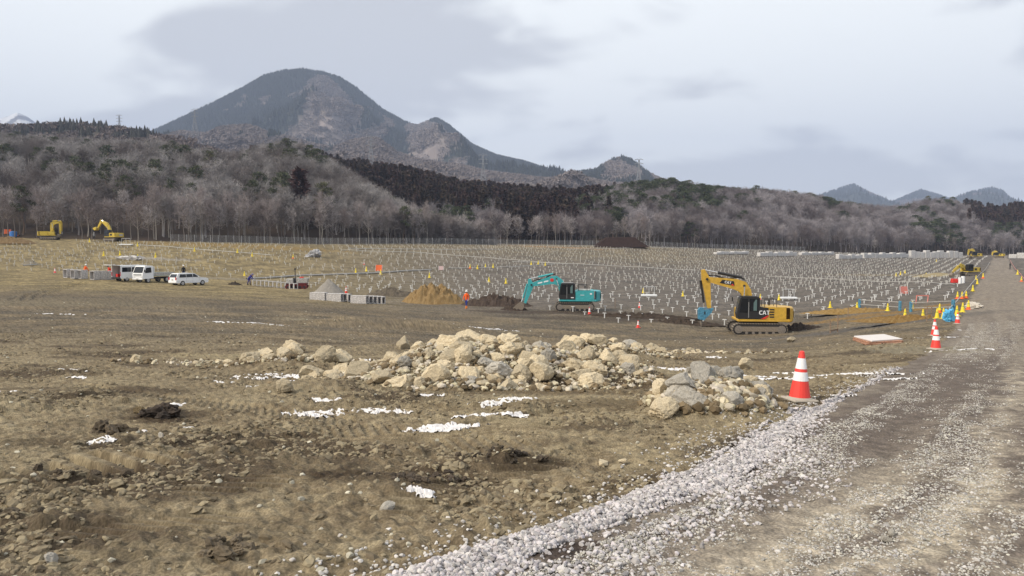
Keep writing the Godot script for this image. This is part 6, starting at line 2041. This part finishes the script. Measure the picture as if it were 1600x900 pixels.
func board(called: String, label: String, category: String, px: float, py: float, w: float, h: float, m: String, tilt := 0.12, turn := 0.0) -> void:
	var t := thing(called, label, category, on(hit(px, py)), turn)
	var b := Buf.new()
	b.box(Vector3(0, h * 0.55, 0), Vector3(w, h * 0.8, 0.03), 0.0, Basis(Vector3.RIGHT, -tilt))
	part(t, "panel", b, M(m))
	for s in [-1.0, 1.0]:
		b = Buf.new()
		b.tube(Vector3(s * w * 0.47, 0, h * 0.2), Vector3(s * w * 0.47, h, -0.03), 0.025, 0.025, 5)
		b.tube(Vector3(s * w * 0.47, 0, -h * 0.35), Vector3(s * w * 0.47, h, -0.03), 0.025, 0.025, 5)
		part(t, "frame_leg", b, M("galv"))
func frame_stand(label: String, px: float, py: float, w: float, h: float, m: String) -> void:
	var t := thing("pipe_rack", label, "rack", on(hit(px, py)), -0.1)
	block(t, "tray", m, Vector3(0, 0.28, 0), Vector3(w * 1.5, 0.22, 0.7), 0.04)
	var b := Buf.new()
	for x in [-0.5, 0.0, 0.5]: b.tube(Vector3(x * w, 0.3, 0), Vector3(x * w, h, 0), 0.03, 0.03, 5)
	b.tube(Vector3(-0.5 * w, h, 0), Vector3(0.5 * w, h, 0), 0.03, 0.03, 5)
	part(t, "frame", b, M("galv"))
	for s in [-0.6, 0.6]: block(t, "foot", "grey", Vector3(s * w, 0.08, 0), Vector3(0.12, 0.16, 0.6))
func barrier(label: String, p0: Array, p1: Array) -> void:
	var a := on(hit(p0[0], p0[1])); var e := on(hit(p1[0], p1[1]))
	var t := thing("pipe_barrier", label, "barrier", a)
	for q in [Vector3.ZERO, e - a]:
		var b := Buf.new()
		b.box(q + Vector3(0, 0.45, 0), Vector3(0.16, 0.9, 0.30), 0.03)
		part(t, "post", b, M("blue"))
	for y in [0.35, 0.80]:
		var b := Buf.new()
		b.tube(Vector3(0, y, 0), e - a + Vector3(0, y, 0), 0.04, 0.04, 6)
		part(t, "rail", b, M("offwhite"))
func crumple(label: String, called: String, category: String, px: float, py: float, r: Vector3, m: Material, sd: int) -> void:
	var b := stone(sd, 3, 10, 0.28, r)
	solid(called, b, m, label, category, on(hit(px, py)) + Vector3(0, r.y * 0.6, 0))
func site() -> void:
	board("warning_board", "orange warning board standing in the field among yellow cones", "sign", 592, 425, 1.25, 1.35, "orange")
	board("warning_board", "pale red warning board alone in the right field", "sign", 1412, 461, 1.0, 1.1, "pinkred", 0.15, 0.1)
	board("warning_board", "faded pink warning board by the white pipe above the soil heap", "sign", 689, 423, 1.0, 0.95, "faded", 0.15, 0.1)
	board("warning_board", "small orange board at the blue tank on the far left", "sign", 12, 371, 1.6, 2.2, "orange", 0.2, 0.3)
	# red folding trestle
	var t := thing("trestle", "red folding trestle lying open in the right field", "trestle", on(hit(1441, 474)), 0.1)
	for s in [-0.6, 0.6]:
		var b := Buf.new()
		b.tube(Vector3(s - 0.35, 0, 0.4), Vector3(s, 0.75, 0), 0.04, 0.04, 5)
		b.tube(Vector3(s + 0.25, 0, -0.4), Vector3(s, 0.75, 0), 0.04, 0.04, 5)
		part(t, "leg", b, M("pinkred"))
	block(t, "bar", "pinkred", Vector3(0, 0.76, 0), Vector3(1.3, 0.10, 0.06))
	frame_stand("white tray rack with upright pipes behind the breaker excavator", 1232, 469, 1.3, 1.35, "white")
	frame_stand("white pipe rack in the middle field beside a yellow cone", 1014, 465, 1.3, 1.35, "white")
	frame_stand("white rack beside the raised arm excavator on the left field", 197, 384, 2.0, 1.6, "white")
	barrier("longer blue and white pipe barrier behind the ochre bank", [1343, 481], [1406, 486])
	barrier("shorter blue and white pipe barrier right of the longer one", [1423, 488], [1489, 487])
	crumple("bright blue crumpled tarpaulin bundle at the road edge", "tarpaulin_bundle", "tarpaulin", 1483, 503, Vector3(0.36, 0.46, 0.32), mat(0.10, 0.42, 0.68, 0.5), 811)
	crumple("white sandbag heap at the road edge above the blue bundle", "sandbag_heap", "sandbags", 1520, 482, Vector3(0.45, 0.3, 0.9), mat(0.5, 0.46, 0.40, 0.9), 812)
	crumple("pale grey covered heap in the left field left of the white line", "covered_heap", "heap", 491, 402, Vector3(1.9, 1.0, 1.2), mat(0.36, 0.36, 0.37, 0.8), 813)
	crumple("white and grey broken concrete heap in the field above the van", "concrete_heap", "heap", 205, 406, Vector3(2.4, 0.45, 0.8), mat(0.52, 0.50, 0.48, 0.9), 814)
	t = thing("drum_stand", "red box with two white drums beside the small yellow excavator", "box", on(hit(1493, 443)))
	block(t, "box", "red", Vector3(-0.2, 0.4, 0), Vector3(0.8, 0.6, 0.6), 0.05)
	for x in [0.5, 0.95]:
		var b := Buf.new()
		b.tube(Vector3(x, 0, 0.2), Vector3(x, 0.7 + x * 0.4, 0.2), 0.26, 0.24, 12)
		part(t, "drum", b, M("white"))
	t = thing("water_tank", "blue tank standing beside orange boards at the far left", "tank", hit(21, 371.5))
	var b := Buf.new()
	b.tube(Vector3(0, 0, 0), Vector3(0, 1.5, 0), 0.85, 0.85, 16)
	b.tube(Vector3(0, 1.5, 0), Vector3(0, 1.65, 0), 0.85, 0.4, 16)
	part(t, "vessel", b, mat(0.05, 0.19, 0.52, 0.5))
	b = Buf.new()
	b.tube(Vector3(0, 1.65, 0), Vector3(0, 1.75, 0), 0.25, 0.25, 10)
	part(t, "lid", b, M("black"))
	t = thing("beam_stack", "orange beams leaning right of the blue tank at the far left", "beams", hit(31, 371.5), 0.1)
	for i in 3:
		b = Buf.new()
		b.box(Vector3(0.2 * i, 0.5 - 0.12 * i, 0.2 * i), Vector3(3.4, 0.16, 0.16), 0.02, Basis(Vector3.BACK, -0.28))
		part(t, "beam", b, M("orange"))
	# sheets of plywood under thin snow, and lath stakes
	t = thing("plywood_stack", "stack of snow dusted plywood sheets lying in the dip left of the road cones", "plywood", on(hit(1372, 538)) + Vector3(0, 0.05, 0), 0.25)
	for i in 3:
		b = Buf.new()
		b.box(Vector3(0.10 * i, 0.05 + 0.055 * i, -0.12 * i), Vector3(1.55, 0.05, 0.85), 0.008, Basis(Vector3.UP, 0.12 * i - 0.1) * Basis(Vector3.RIGHT, 0.10))
		part(t, "sheet", b, M("ply") if i < 2 else M("plysnow"))
	t = thing("batter_stakes", "two pale wooden stakes joined by a low board behind the breaker excavator", "stakes", on(hit(1300, 520)))
	for q in [[-0.25, 0.85, 0.3], [0.55, 1.15, -0.4]]:
		b = Buf.new()
		b.box(Vector3(q[0], q[1] / 2, q[2]), Vector3(0.06, q[1], 0.05))
		part(t, "stake", b, M("wood"))
	b = Buf.new()
	b.box(Vector3(0.15, 0.18, -0.05), Vector3(1.0, 0.12, 0.03), 0.0, Basis(Vector3.UP, 0.72))
	part(t, "rail", b, M("wood"))
	for q in [[1325, 497, "single thin wooden stake at the left of the grey flat"], [1455, 503, "thin wooden stake left of the blue bundle"], [1448, 504, "thin wooden stake second left of the blue bundle"], [961, 483, "thin reddish survey stake right of the turquoise excavator"]]:
		b = Buf.new()
		b.box(Vector3(0, 0.5, 0), Vector3(0.05, 1.1, 0.04))
		solid("survey_stake", b, M("wood"), q[2], "stake", on(hit(q[0], q[1])))
	mats["tower"] = mat(0.24, 0.25, 0.27, 0.6)
	tower("lattice pylon on the left before the mountain's left flank", 305, 170, 212, 900.0)
	tower("small lattice pylon above the left ridge pines", 187, 179, 216, 1000.0)
	tower("lattice pylon in front of the mountain's right slope", 580, 212, 262, 620.0)
	tower("faint lattice pylon before the right shoulder of the mountain", 755, 240, 294, 800.0)
	tower("thin lattice pylon right of the small wooded peak", 998, 247, 300, 900.0)

func _ready() -> void:
	var cam := Camera3D.new()
	cam.name = "camera"
	cam.position = EYE
	cam.rotation.x = -PITCH
	cam.fov = rad_to_deg(2.0 * atan(450.0 / F))
	cam.near = 0.05
	cam.far = 20000.0
	add_child(cam)
	var env := Environment.new()
	env.background_mode = Environment.BG_SKY
	env.sky = Sky.new()
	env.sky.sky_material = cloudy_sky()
	env.tonemap_mode = Environment.TONE_MAPPER_LINEAR
	env.tonemap_exposure = 1.68
	env.sdfgi_enabled = true
	env.ssao_enabled = true
	env.ssil_enabled = true
	env.fog_enabled = true
	env.fog_density = 0.00019
	env.fog_light_color = Color(0.79, 0.86, 1.0)
	var we := WorldEnvironment.new()
	we.environment = env
	add_child(we)
	var sun := DirectionalLight3D.new()
	sun.name = "sun"
	sun.light_energy = 0.85
	sun.light_angular_distance = 22.0
	sun.light_color = Color(1.0, 0.95, 0.87)
	sun.shadow_enabled = true
	sun.rotation_degrees = Vector3(-38, -62, 0)
	add_child(sun)
	print("sky ", Time.get_ticks_msec())
	grime = noise_tex(0.012, 5, 0.62, 1.0, 3, 512, 0.02)
	film = noise_tex(0.02, 4, 0.84, 1.0, 13, 256, 0.02)
	grain = noise_tex(0.05, 5, 0.62, 1.0, 9, 512, 0.02)
	crumb = noise_tex(0.06, 5, 0.0, 1.0, 29, 1024)
	n_big = fbm(1, 0.14, 3)
	n_mid = fbm(2, 1.1, 3)
	n_small = fbm(3, 6.5, 2)
	n_clod = fbm(4, 3.2, 2)
	n_str = fbm(6, 1.0, 3)
	build_lut()
	road_edges()
	lay_out_ground()
	build_ground()
	gravel()
	rocks()
	print("stones ", Time.get_ticks_msec())
	make_mats()
	mats["faded"] = mat(0.62, 0.45, 0.43, 0.8)
	mats["plysnow"] = mat(0.62, 0.58, 0.56, 0.8)
	woods()
	print("woods ", Time.get_ticks_msec())
	far_country()
	print("far ", Time.get_ticks_msec())
	machines()
	people()
	culverts()
	cones()
	pile_field()
	lines()
	fence()
	pallets()
	heap_things()
	site()
	print("all ", Time.get_ticks_msec())
